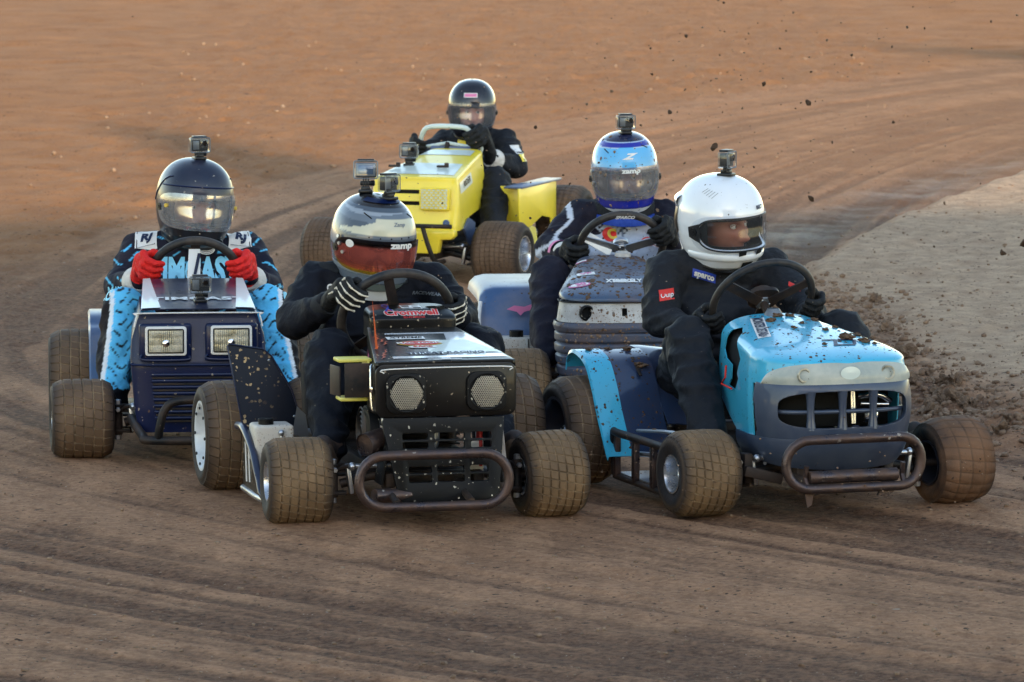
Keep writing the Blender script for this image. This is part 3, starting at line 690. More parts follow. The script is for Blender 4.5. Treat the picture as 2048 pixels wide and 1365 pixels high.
def action_camera(P, c, yaw=0, pitch=0, s=1., label='', screen=False, group='action cameras', base=True, look='front', stalk=.03):
    """small camera in a clear case on a clip mount; drawn facing -y, base at c"""
    fr = P.thing('action_camera', c, label, 'camera', group); fr.off = Vector((0, 0, 0))
    T = Matrix.Rotation(R(yaw), 4, 'Z') @ Matrix.Rotation(R(pitch), 4, 'X') @ Matrix.Scale(s, 4)
    A = lambda n_, g, m, **k: fr.add(n_, xf(g, T), M[m], **k)
    z0 = .012 + stalk
    if base: A('mount', join(box(0, 0, .005, .042, .05, .01, .003), box(0, 0, .014, .028, .03, .012, .003), *[box(q, 0, .012 + stalk / 2, .004, .016, stalk + .01, .0015) for q in (-.007, 0, .007)], cyl((.0, 0, .012 + stalk * .6), .007, .034, 'X', 12), cyl((.02, 0, .012 + stalk * .6), .009, .012, 'X', 6)), 'cam_body')
    b = A('body', box(0, 0, z0 + .026, .060, .024, .042, .004, 3), 'cam_body')
    if look == 'front':
        A('lens', join(box(.016, -.0145, z0 + .033, .026, .007, .026, .004), ), 'cam_body', parent=b); A('lens_glass', cyl((.016, -.0185, z0 + .033), .0095, .004, 'Y', 20), 'cam_lens', parent=b)
        A('front_panel', box(-.015, -.0125, z0 + .026, .022, .003, .032, .002), 'cam_grey', parent=b)
    else:
        A('screen_frame', box(0, -.0125, z0 + .026, .056, .003, .038, .003), 'cam_grey', parent=b); A('screen', box(0, -.0145, z0 + .026, .044, .002, .027, .002), 'cam_screen', parent=b)
    cs = A('case', join(box(0, -.001, z0 + .026, .070, .036, .052, .006, 3)), 'cam_case')
    A('latch', box(0, 0, z0 + .055, .05, .03, .007, .002), 'cam_body'); A('case_edge', join(tube([(x, -.019, z) for x, z in rrect(0, z0 + .026, .07, .052, .006)], .0016, 6, True)), 'cam_grey')
    return fr

# ================================================================== the five mowers
PK, PB, PL, PM, PY = Place(-.29, 17.94, 13), Place(1.07, 18.2, 20), Place(-1.14, 19.69, 5), Place(.43, 20.8, 5), Place(-.50, 26.87, -17)
G_M = 'racing lawn mowers'

# ---- black mower, nearest
def black_mower():
    fr = PK.thing('racing_mower', (0, 0, 0), 'black box-hooded racing mower with two round mesh headlamps and a rusty looped front bumper', 'lawn mower', G_M)
    chassis(fr, .36, .15); engine(fr, .15, .34); seat(fr)
    cx = .035
    # box hood: flat tapering top, upright walls
    H = Hood(cx=cx, W0=.238, Wr=.152, yf=-.165, y0=-.15, yr=.40, n=14, m=9, zb=lambda y: lerp(y, (-.17, .40), (.4, .47)), zs=lambda y: lerp(y, (-.17, .538), (.4, .60)), zc=lambda y: lerp(y, (-.17, .552), (.4, .615)), dcap=.02, ws=lambda z: 1)
    hood = fr.add('hood', H.grid(121, 8, 14, skip=lambda c, u, v: c[1] < -.158 and c[2] < .535), M['black_gloss'], solid=.004, auto=30)
    # lamp housing
    q = rrect(cx, .455, .478, .178, .03)
    hs = fr.add('lamp_housing', prism(q, 'y', -.168, -.02), M['black_gloss'], bevel=.004, auto=30)
    fr.add('trim_strip', tube([(cx - .21, -.171, .515), (cx - .19, -.173, .528), (cx + .19, -.173, .530), (cx + .215, -.171, .517)], .0022, 6, smooth=4), M['white'], parent=hs)
    for sx, zc in ((-.137, .446), (.137, .448)):
        lx = cx + sx
        lp = fr.add('headlamp', join(prism(rrect(lx, zc, .135, .132, .034, 6), 'y', -.179, -.165)), M['black_plastic'], bevel=.004, parent=hs)
        # perforated round plate with real holes
        V, F = [], []; a = .0062; Rr = .056
        for i in range(-11, 11):
            for j in range(-10, 11):
                x = (i + .5 * (j % 2)) * a * 1.12; z = j * a * .97
                if math.hypot(x, z) > Rr - a * .5: continue
                o = len(V); V += [(lx + x + a * .58 * cos(R(60 * k + 30)), 0, zc + z + a * .58 * sin(R(60 * k + 30))) for k in range(6)] + [(lx + x + a * .40 * cos(R(60 * k + 30)), 0, zc + z + a * .40 * sin(R(60 * k + 30))) for k in range(6)]
                F += [(o + k, o + (k + 1) % 6, o + 6 + (k + 1) % 6, o + 6 + k) for k in range(6)]
        V = [(x, -.1835 - .004 * (1 - ((x - lx) ** 2 + (z - zc) ** 2) / Rr ** 2), z) for x, _, z in V]
        fr.add('lamp_mesh', (V, F), M['steel_mesh'], parent=lp, solid=-.0012, smooth=False)
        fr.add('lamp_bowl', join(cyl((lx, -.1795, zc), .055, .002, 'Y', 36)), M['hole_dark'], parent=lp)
        fr.add('lamp_ring', mv(lathe([(.056, -.182), (.060, -.1835), (.0605, -.179)], 40, 'Y'), lx, 0, zc), M['black_plastic'], parent=lp)
    # cowl behind the hood with a cup hole
    C = Hood(cx=cx + .005, W0=.150, Wr=.145, yf=.36, y0=.40, yr=.52, n=5, m=5, zb=lambda y: .58, zs=lambda y: .63, zc=lambda y: lerp(y, (.36, .648), (.42, .672), (.52, .68)), dcap=.05)
    cut = prism([(.13 + .033 * cos(2 * PI * i / 24), .445 + .02 * sin(2 * PI * i / 24)) for i in range(24)], 'z', .62, .72)
    cowl = fr.add('cowl', C.grid(61, 5, 14), M['black_gloss'], solid=.004, cuts=cut, auto=35)
    fr.add('cup_well', mv(lathe([(.034, 0), (.033, -.06), (.001, -.06)], 24, 'Z'), .13, .445, .675), M['hole_dark'], parent=cowl)
    b = bvh_of(cowl); e = dict(frame=fr)
    def top(par, bv, g, mat, x, y, name='decal', off=.0015, tilt=0, yaw=0, z=.75):
        U = Vector((cos(R(yaw)), sin(R(yaw)), 0)); Vv = Vector((0, cos(R(tilt)), sin(R(tilt)))); return DEC(fr, name, project(g, bv, (x, y, z), U, Vv, off, frame=fr), mat, par)
    top(cowl, b, text_g('Cromwell', .036, .04, 0, 1, xs=1.28), 'red', .035, .392, 'lettering', .003, 70, z=.66)
    top(cowl, b, text_g('Cromwell', .036, .09, 0, 1, xs=1.28), 'white', .035, .392, 'lettering_outline', .0015, 70, z=.66)
    top(cowl, b, text_g('321-FST-MOWR', .011, .02), 'red', .04, .378, 'lettering', .002, 70, z=.642)
    top(cowl, b, patch_g(.070, .028), 'white', .045, .402, 'flag_decal', .0015, 70, z=.69)
    top(cowl, b, join(mv(patch_g(.026, .010), -.018, .006), mv(patch_g(.026, .008), .018, -.007), mv(patch_g(.022, .004), .016, .006), mv(patch_g(.018, .004), -.018, -.008)), 'blackprint', .045, .402, 'flag_print', .003, 70, z=.69)
    rib = tube([(-.012, -.024, 0), (.008, .008, 0), (.004, .02, 0), (-.006, .02, 0), (-.010, .006, 0), (.012, -.022, 0)], .0042, 6, smooth=4, sq=.2)
    top(cowl, b, rib, 'blueprint', -.04, .40, 'ribbon_decal', .004, 70, z=.69)
    # hood-top stickers, lettering and painted sky reflection
    b = bvh_of(hood)
    sheet = [(-.135, .0), (.19, .0), (.16, .25), (-.07, .25)]
    top(hood, b, join(surf(24, 24, lambda u, v: ((-.175 + .39 * u) * (1 - .3 * v) + .01, v * .40, 0))), 'white_clean', .03, -.125, 'white_reflection_sheet', .0015)  # white laid over the top; its right half imitates sky reflection
    top(hood, b, join(surf(24, 18, lambda u, v: ((-.155 + (.19 + .10 * v) * u) * (1 - .28 * v), .035 + v * .34, 0))), 'black_gloss', .02, -.125, 'dark_sheet', .0028)
    g = surf(14, 12, lambda u, v: (-.05 + .25 * u * (1 - .45 * v) + .03 * v, v * .2, 0)); top(hood, b, g, 'pale_panel', .05, -.06, 'pale_reflection_sheet', .004)  # pale sheet reaching right to carry the sky reflection in colour
    top(hood, b, text_g('THREAT RACING', .040, .03, .1, xs=.86), 'navyprint', .055, -.062, 'lettering', .0052)
    top(hood, b, text_g('THREAT RACING', .040, .0, .1, xs=.86), 'white_clean', .060, -.066, 'lettering_shadow', .0046)
    top(hood, b, patch_g(.155, .075, 'oval'), 'gold', .0, .09, 'oval_sticker', .005); top(hood, b, patch_g(.140, .062, 'oval'), 'red', .0, .09, 'oval_sticker', .006)
    top(hood, b, text_g('MAC TOOLS', .028, .04, 0), 'white', .0, .09, 'lettering', .007)
    top(hood, b, patch_g(.10, .04, 'oval'), 'white', .0, .035, 'oval_sticker', .005); top(hood, b, text_g('RACE', .026, .04, 0), 'red', .0, .035, 'lettering', .0065)
    top(hood, b, patch_g(.13, .04), 'white', -.03, .18, 'white_sticker', .005); top(hood, b, text_g('XTREME', .03, .02, .2), 'blackprint', -.03, .18, 'lettering', .0065)
    rr_ = random.Random(3)
    for i in range(9):
        x, y = -.17 + .045 * rr_.random() + .003 * i, -.10 + i * .042; w = .012 + .01 * rr_.random()
        g = poly_g([(-w, -.03), (w * .2, -.005), (-w * .1, .01), (w, .035), (-w * .3, .012), (-w * .2, -.002)]); top(hood, b, g, 'orangeprint', x, y, 'flame', .004)
    top(hood, b, join(mv(patch_g(.115, .009), 0, 0), mv(patch_g(.03, .02), .006, .004), mv(patch_g(.06, .004), -.01, -.008)), 'white', .035, -.148, 'eagle_print', .0025)
    # left wall stickers
    def side(g, mat, y, z, name='decal', off=.0015): return DEC(fr, name, project(g, b, (-.26, y, z), (0, -1, .0), (0, 0, 1), off, frame=fr), mat, hood)
    side(text_g('Joes', .04, .04, .2), 'pink', .27, .53, 'lettering'); side(patch_g(.10, .09), 'white', -.07, .47, 'white_sticker'); side(patch_g(.085, .03), 'navyprint', -.07, .49, 'print', .003)
    side(patch_g(.085, .012), 'navyprint', -.07, .45, 'print', .003)
    # pull-bar latch rail at the front left corner
    fr.add('hood_latch', join(tube([(cx - .243, -.15, .39), (cx - .25, -.15, .41), (cx - .25, -.14, .52), (cx - .243, -.13, .54)], .004, 8, smooth=4), box(cx - .252, -.145, .46, .008, .035, .02, .002)), M['chrome'])
    # lower grille with real openings
    def gr(x, z): return x
    outer = [(-.185, .365), (.232, .362), (.206, .10), (.196, .09), (-.12, .088), (-.132, .10)]
    lean_ = lambda z: -.17 - (.36 - z) * .16
    cuts = []
    for (z0, z1, xa, xb) in ((.262, .316, -.116, .186), (.152, .207, -.098, .172)):
        wd = (xb - xa); cols_ = [(xa, xa + wd * .29), (xa + wd * .36, xa + wd * .70), (xa + wd * .77, xb)]
        for k in (0, 1):
            za = z0 + k * (z1 - z0) * .54; zb_ = za + (z1 - z0) * .42
            for a_, b_ in cols_:
                zm = (za + zb_) / 2; cuts.append(prism(rrect((a_ + b_) / 2, zm, b_ - a_, zb_ - za, .006, 2), 'y', lean_(zm) - .06, lean_(zm) + .05))
    g = prism(outer, 'y', 0, .02); g = ([(x, y + lean_(z), z) for x, y, z in g[0]], g[1])
    fr.add('lower_grille', g, M['black_plastic'], cuts=join(*cuts), bevel=.0035, auto=30)
    fr.add('grille_side', box(-.165, -.12, .25, .012, .10, .22, .004, ry=10), M['black_plastic']); fr.add('grille_side', box(.215, -.12, .25, .012, .10, .22, .004, ry=-6), M['black_plastic'])
    fr.add('red_cover', box(.165, -.09, .25, .012, .05, .12, .003), M['red']); fr.add('white_bracket', box(.15, -.10, .21, .05, .02, .13, .003), M['white'])
    fr.add('side_fin', prism([(.232, .33), (.246, .20), (.222, .20)], 'y', -.15, -.147), M['silver'])
    # muffler, pull start
    fr.add('muffler', join(tube([(-.23, -.13, .275), (-.12, -.06, .30)], .036, 24), tube([(-.235, -.135, .274), (-.205, -.115, .281)], .038, 24, cap=False)), M['rust'])
    fr.add('air_hose', tube([(-.22, -.22, .115), (-.12, -.19, .11), (.02, -.17, .12), (.1, -.1, .13)], .024, 16, smooth=4), M['rust'])
    ps = fr.add('pull_start', mv(lathe([(.09, 0), (.088, -.03), (.05, -.04), (.001, -.04)], 36, 'X'), -.17, .02, .30), M['black_plastic'])
    for k in range(5): fr.add('ring', mv(lathe([(.085 - k * .015, -.042), (.081 - k * .015, -.045), (.078 - k * .015, -.042)], 32, 'X'), -.172, .02, .30), M['dark'], parent=ps)
    fr.add('fan_guard', join(*[tube([(-.16, -.1 + k * .018, .2), (-.165, -.1 + k * .018, .33)], .003, 6) for k in range(6)]), M['silver'])
    # yellow scoop
    sc = fr.add('air_scoop', join(box(-.245, .01, .545, .115, .09, .012, .004), box(-.245, .01, .415, .10, .09, .012, .004), box(-.20, .01, .48, .01, .09, .13, .003)), M['yellow_pale'])
    fr.add('scoop_flap', box(-.235, -.045, .48, .095, .006, .115, .003, rz=-8), M['dark'], parent=sc); fr.add('scoop_flap', box(-.302, .02, .475, .006, .09, .10, .003, rz=10), M['dark'], parent=sc)
    bumper_loop(fr, -.036, .172, .505, .172, -.31, .0165)
    [fr.add('bumper_bracket', tube([(x, -.31, .1), (x, -.1, .13)], .012, 8), M['dark']) for x in (-.16, .09)]
    # wheels
    wheel(fr, 'kf', (-.437, 0, .144), -1, SP_F, spin=.3, yaw=-2); wheel(fr, 'kf', (.425, 0, .144), 1, SP_F, spin=1.1, yaw=6, camber=-2)
    wheel(fr, 'kr', (-.505, .95, .19), -1, SP_R, rimmat='rimwhite'); wheel(fr, 'kr', (.505, .95, .19), 1, SP_R, rimmat='rimwhite')
    for k in range(8):
        t = 2 * PI * k / 8; fr.add('rim_bolt', cyl((-.602, .95 + .098 * cos(t), .19 + .098 * sin(t)), .006, .006, 'X', 8), M['cam_body'])
    # blade fender panel, tank, nerf plate on the left; tube on the right
    poly = [(.60, .205), (.52, .30), (.66, .500), (.70, .517), (.80, .530), (.815, .522), (.80, .26), (.72, .20)]
    V = []
    outl = [(-.555, .533), (-.548, .540), (-.43, .520), (-.40, .495), (-.335, .38), (-.30, .255), (-.50, .235), (-.515, .26)]
    g = prism(outl, 'y', 0, .004); g = ([(x, .66 + y + (.53 - z) * -.28 + (x + .5) * .1, z) for x, y, z in g[0]], g[1]); fr.add('fender_panel', g, M['black_panel'])
    fr.add('panel_edge', tube([(x, .657 + (.53 - z) * -.28 + (x + .5) * .1, z) for x, z in outl], .0032, 6, True), M['navy_top'])
    rv = [(-.545, .531), (-.38, .48)]; fr.add('rivet', join(*[cyl((x, .655 + (.53 - z) * -.28 + (x + .5) * .1 - .003, z - .02), .005, .004, 'Y', 8) for x, z in ((-.41, .50), (-.33, .31))]), M['silver'])
    fr.add('fender_stay', prism([(-.33, .33), (-.30, .30), (-.285, .20), (-.345, .24)], 'y', .56, .563), M['silver'])
    tk = fr.add('fuel_tank', box(-.445, .42, .222, .135, .13, .135, .012, 3), M['tank']); fr.add('tank_cap', join(cyl((-.468, .40, .298), .026, .022, 'Z', 24), cyl((-.468, .40, .306), .028, .008, 'Z', 12)), M['black_plastic'], parent=tk)
    fr.add('tank_hose', join(tube([(-.425, .35, .27), (-.425, .345, .22), (-.42, .34, .16)], .005, 8), sphere((-.425, .345, .265), .011, 12)), M['silver'], parent=tk)
    pl = fr.add('side_plate', prism([(.60, .235), (.55, .245), (.36, .17), (.31, .06), (.60, .055)], 'x', -.512, -.508), M['black_gloss'])
    fr.add('number_mark', join(prism([(.55, .215), (.535, .215), (.515, .08), (.53, .08)], 'x', -.5145, -.5125), prism([(.49, .205), (.475, .195), (.455, .085), (.47, .085)], 'x', -.5145, -.5125), prism([(.49, .205), (.44, .18), (.44, .168), (.49, .19)], 'x', -.5148, -.5128)), M['white'], parent=pl)
    fr.add('nerf_bar', tube([(-.525, .62, .262), (-.525, .50, .262), (-.52, .36, .20), (-.515, .28, .12), (-.50, .20, .06), (-.38, .12, .10)], .014, 12, smooth=5), M['navy_top'])
    fr.add('nerf_bar', tube([(-.51, .6, .05), (-.49, .2, .05), (-.36, .12, .08)], .012, 12, smooth=5), M['silver'])
    fr.add('nerf_bar', tube([(.29, .42, .32), (.40, .05, .18)], .011, 10), M['silver']); fr.add('nerf_bar', tube([(.3, .1, .09), (.46, .3, .09), (.47, .65, .1)], .012, 10, smooth=4), M['dark'])
    pt, N = steering(fr, (.015, .55, .63), .19, 32, (105, 225, 330), rw=.0165, plate='slots', hub=.028)
    return fr, hood, pt
K_FR, K_HOOD, K_PT = black_mower()

# ---- cyan and slate mower, front right
def cyan_mower():
    fr = PB.thing('racing_mower', (0, 0, 0), 'cyan-hooded racing mower with a slate blue grille and frosted one-piece headlamp lens', 'lawn mower', G_M)
    chassis(fr, .38, .16); engine(fr, .16, .38); seat(fr)
    cx = -.015
    H = Hood(cx=cx, W0=.262, Wr=.19, yf=-.225, y0=.02, yr=.46, n=3.2, m=2.6, zb=lambda y: lerp(y, (-.3, .262), (.0, .255), (.16, .245), (.30, .30), (.46, .37)), zs=lambda y: lerp(y, (-.22, .517), (0, .520), (.46, .545)), zc=lambda y: lerp(y, (-.22, .540), (-.1, .560), (0, .576), (.2, .603), (.46, .630)), dcap=.16,
             ws=lambda z: 1 + .03 * sin(PI * min(1, max(0, (z - .25) / .3))) - .25 * max(0, z - .48), lean=lambda z: .25 * max(0, z - .44))
    # side opening, drawn on the flank (y, z)
    hole = [(.392, .545), (.375, .585), (.33, .598), (.27, .585), (.225, .55), (.155, .508), (.185, .455), (.165, .44), (.208, .398), (.305, .405), (.27, .43), (.268, .478), (.36, .492), (.40, .52)]
    hood = fr.add('hood', H.grid(181, 22, 22, skip=lambda c, u, v: c[2] < .452 and c[1] < -.02), M['cyan'], solid=.004, cuts=prism(hole, 'x', -.5, -.12), auto=35)
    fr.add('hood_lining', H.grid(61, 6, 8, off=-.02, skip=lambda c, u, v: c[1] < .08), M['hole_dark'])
    fr.add('red_trim', tube([(-.262, .268, .476), (-.265, .268, .435), (-.266, .30, .41), (-.266, .21, .402)], .0035, 6), M['redlabel'], parent=hood)
    # one-piece lens
    aL, aR = H.a_of_x(-.245), H.a_of_x(.245); aL -= .035; aR += .02
    tp = lambda a: .452 + .072 * (1 - abs((a - (aL + aR) / 2) / ((aR - aL) / 2)) ** 3.2) ** .55 - .004 * math.exp(-(a / .04) ** 2)
    ln = fr.add('headlamp_lens', H.patch(aL, aR, 70, 10, .4525, tp, off=lambda u, v: .004 + .006 * sin(PI * v)), M['lens'], solid=-.002)
    for x0 in (-.155, .135):
        p = Vector(H.wall(H.a_of_x(x0), .487, .015)); g = lathe([(.026, .004), (.024, -.003), (.019, -.003), (.017, .001)], 30, 'Y'); fr.add('lamp_ring', mv(rot(g, 'Z', -x0 * 60), *p), M['lamp_glass'], parent=ln)
    p = H.wall(0, .49, .0115); p = (p[0], p[1] - .004, p[2]); fr.add('badge_print', mv(([(x, y, z * .6) for x, y, z in lathe([(.001, -.002), (.036, 0)], 26, 'Y')[0]], lathe([(.001, -.002), (.036, 0)], 26, 'Y')[1]), *p), M['pale_panel'], parent=ln)
    # grille frame with openings
    aS = H.a_of_x(.2) + .17
    fo = lambda u, v: .006 + .010 * sin(PI * min(1, max(0, v)))
    op = prism([(x, z + (.006 if z > .36 else 0)) for x, z in selli(cx - .012, .365, .46, .118, 3.4, 44)], 'y', -.5, -.03)
    sl = prism(rrect(.335, 0, .001, .001, .0004, 1), 'x', 0, .01)
    slot = [prism(rrect(-.055, .338, .030, .105, .013, 4), 'x', sx, sx + .12) for sx in (-.36, .21)]
    fr_g = fr.add('grille_frame', H.patch(-aS, aS, 150, 24, lambda a: .268 - .0 * a, .4535, off=fo), M['slate'], solid=.022, cuts=join(op, *slot), bevel=.003, auto=32)
    for x in (-.135, -.025, .085):
        p = [H.wall(H.a_of_x(x), z, -.004) for z in (.30, .33, .365, .40, .43)]; fr.add('grille_bar', tube(p, [.018, .014, .0125, .014, .018], 12), M['slate'], parent=fr_g)
    fr.add('grille_bar', tube([H.wall(H.a_of_x(-.235 + .46 * i / 20), .36, -.010) for i in range(21)], .0075, 10), M['slate'], parent=fr_g)
    # skirt below
    H2 = Hood(cx=cx, W0=.262, Wr=.24, yf=-.225, y0=.02, yr=.20, n=3.2, ws=lambda z: 1 - max(0, .268 - z) * .9, lean=lambda z: max(0, .268 - z) * .35)
    bot = lambda a: .172 - .012 * cos(a * 4)
    fr.add('bumper_skirt', H2.patch(-.93, .93, 120, 16, bot, .2705, off=lambda u, v: .010 - .012 * (1 - v) ** 2 + .007 * sin(PI * v)), M['slate'], solid=.01, auto=40)
    fr.add('radiator', join(box(cx, -.08, .36, .40, .02, .13, .004)), M['hole_dark'])
    fr.add('engine_tube', join(tube([(.03, -.14, .42), (.03, -.15, .31)], .011, 12), tube([(.05, -.14, .40), (.12, -.15, .405), (.17, -.14, .38)], .010, 10, smooth=4), tube([(.06, -.14, .375), (.16, -.145, .37)], .007, 10), box(.1, -.13, .33, .05, .03, .04, .004)), M['chrome'])
    # decals
    b = bvh_of(hood)
    def top(g, mat, x, y, name='decal', off=.002, yaw=0): U = Vector((cos(R(yaw)), sin(R(yaw)), 0)); Vv = Vector((-sin(R(yaw)), cos(R(yaw)), 0)); return DEC(fr, name, project(g, b, (x, y, .7), U, Vv, off, frame=fr), mat, hood)
    n7 = join(mv(patch_g(.085, .014), 0, .035), mv(patch_g(.014, .08), -.035, 0), mv(patch_g(.075, .014), .0, -.03), mv(patch_g(.014, .06), .035, .01), mv(patch_g(.05, .016), -.06, .038))
    top(([(x + y * .4, y, z) for x, y, z in n7[0]], n7[1]), 'navyprint', .05, -.03, 'number_decal')
    strip = patch_g(.29, .036)
    # lettering runs down the rounded shoulder
    Uo = Vector((-.20, -.92, -.20)); Vo = Vector((.62, -.1, .72)); Uo.normalize(); Vo = (Vo - Uo * Vo.dot(Uo)).normalized()
    def sh(g, mat, off, t=0.): return DEC(fr, 'lettering' if mat == 'navyprint' else 'decal_sheet', project(g, b, Vector((-.145, .26, .608)) + Uo * t, Uo, Vo, off, frame=fr), mat, hood)
    sh(strip, 'white', .002); sh(text_g('MONSTER DETAIL', .037, .03, .12, .95, xs=.92), 'navyprint', .004, -.01); sh(mv(text_g('24', .022, .03), .128, 0), 'navyprint', .004)
    # bumper
    bumper_loop(fr, -.057, .205, .49, .165, -.385, .0165, bow=.03)
    fr.add('bumper_roller', join(cyl((-.06, -.355, .160), .022, .32, 'X', 22), *[tube([(x, -.37, .128), (x, -.35, .16), (x, -.36, .2)], .009, 8) for x in (-.23, .12)]), M['rust'])
    fr.add('bumper_tab', prism([(-.24, .13), (-.2, .13), (-.21, .07), (-.225, .06)], 'y', -.36, -.35), M['rust']); fr.add('bumper_tab', prism([(.05, .13), (.12, .13), (.06, .08), (.03, .09)], 'y', -.36, -.345), M['rust'])
    fr.add('dark_strut', join(box(-.27, -.08, .14, .14, .03, .035, .004, ry=14), box(-.31, -.03, .16, .03, .05, .10, .004)), M['dark'])
    # wheels: the right front one is caked in mud
    [fr.add('bumper_stay', tube([(x, -.38, .12), (x, -.1, .14)], .012, 8), M['dark']) for x in (-.18, .10)]
    wheel(fr, 'bf', (-.468, 0, .146), -1, SP_F, spin=.7, yaw=2); wheel(fr, 'bm', (.465, 0, .151), 1, SP_MUD, spin=.2, yaw=4, camber=-3, label='front wheel with its tread caked smooth in brown mud', mat='tyremud', rimmat='rimdark')
    wheel(fr, 'br', (-.54, .95, .19), -1, SP_R, rimmat='rimdark'); wheel(fr, 'br', (.52, .95, .19), 1, SP_R, rimmat='rimdark')
    # broad rear fender: cyan outer band, slate inner
    def band(x0, x1, mat, dz=0., nm='fender', zin=0.):
        pr = catmull([(.655, .125, 0), (.70, .185, 0), (.76, .27, 0), (.815, .36, 0), (.88, .435, 0), (.97, .465, 0), (1.03, .462, 0), (1.06, .44, 0), (1.07, .40, 0)], 4); pr = [(p.x, p.y) for p in pr]; nu = len(pr); V = []
        for t in (0, .05, .5, .95, 1): V += [(x0 + (x1 - x0) * t, a, bz + dz - (.012 if t == 0 and x0 < -.5 else 0) + zin * t) for a, bz in pr]
        F = [(j * nu + i, (j + 1) * nu + i, (j + 1) * nu + i + 1, j * nu + i + 1) for j in range(4) for i in range(nu - 1)]
        return fr.add(nm, (V, F), M[mat], solid=.005, auto=35)
    band(-.548, -.452, 'cyan', .004, 'fender_band'); band(-.454, -.30, 'slate_fender', .0, 'fender'); 
    def inner(x, y0=.72): return x
    # footwell slope between fender and seat
    pr = [(.70, .21), (.80, .30), (.90, .40), (1.0, .445), (1.08, .45)]
    V = [(x, a, b_ + (.02 if x < -.25 else 0)) for x in (-.302, -.27, -.12) for a, b_ in pr]; n_ = len(pr)
    fr.add('fender_inner', (V, [(j * n_ + i, (j + 1) * n_ + i, (j + 1) * n_ + i + 1, j * n_ + i + 1) for j in range(2) for i in range(n_ - 1)]), M['slate_fender'], solid=.005)
    fr.add('fender_slot', box(-.36, .86, .418, .012, .10, .004, .001, rx=35), M['blackbox'])
    rear_fender(fr, 1, .32, .56, 'slate_fender')
    # ladder-like side rail
    nb = fr.add('nerf_bar', join(tube([(-.50, .70, .06), (-.51, .69, .20), (-.515, .62, .212), (-.50, .22, .205)], .014, 12, smooth=4), tube([(-.50, .70, .055), (-.50, .20, .048)], .011, 10)), M['dark'])
    for y in (.68, .50, .33, .235): fr.add('rail_post', box(-.503, y, .13, .022, .03, .15, .004), M['rust'], parent=nb)
    fr.add('side_step', join(box(-.42, .45, .066, .15, .5, .006, .002), tube([(-.49, .55, .15), (-.42, .2, .17)], .009, 8), tube([(-.45, .62, .22), (-.40, .40, .235), (-.40, .25, .22)], .006, 8, smooth=4)), M['silver'])
    pt, N = steering(fr, (-.02, .53, .668), .180, 38, (28, 152, 270), rw=.0135, hub=.048)
    c = Vector((-.02, .53, .668)); hp = c + N * .014
    fr.add('hub_plate', rot(mv(lathe([(.001, -.004), (.027, -.004), (.029, 0)], 30, 'Y'), *hp), 'X', 38, tuple(hp)), M['cam_grey']); fr.add('quick_release', tube([hp, hp + N * .035], [.014, .009], 18), M['dark'])
    fr.add('hub_shroud', rot(prism(rrect(-.02, .683, .115, .085, .035, 5), 'y', .522, .538), 'X', 38, tuple(c)), M['dark'])
    fr.add('column_boot', mv(lathe([(.04, 0), (.032, .03), (.02, .05)], 24, 'Z'), -.02, .43, .60), M['cam_grey'])
    return fr, hood, H, pt
B_FR, B_HOOD, B_H, B_PT = cyan_mower()

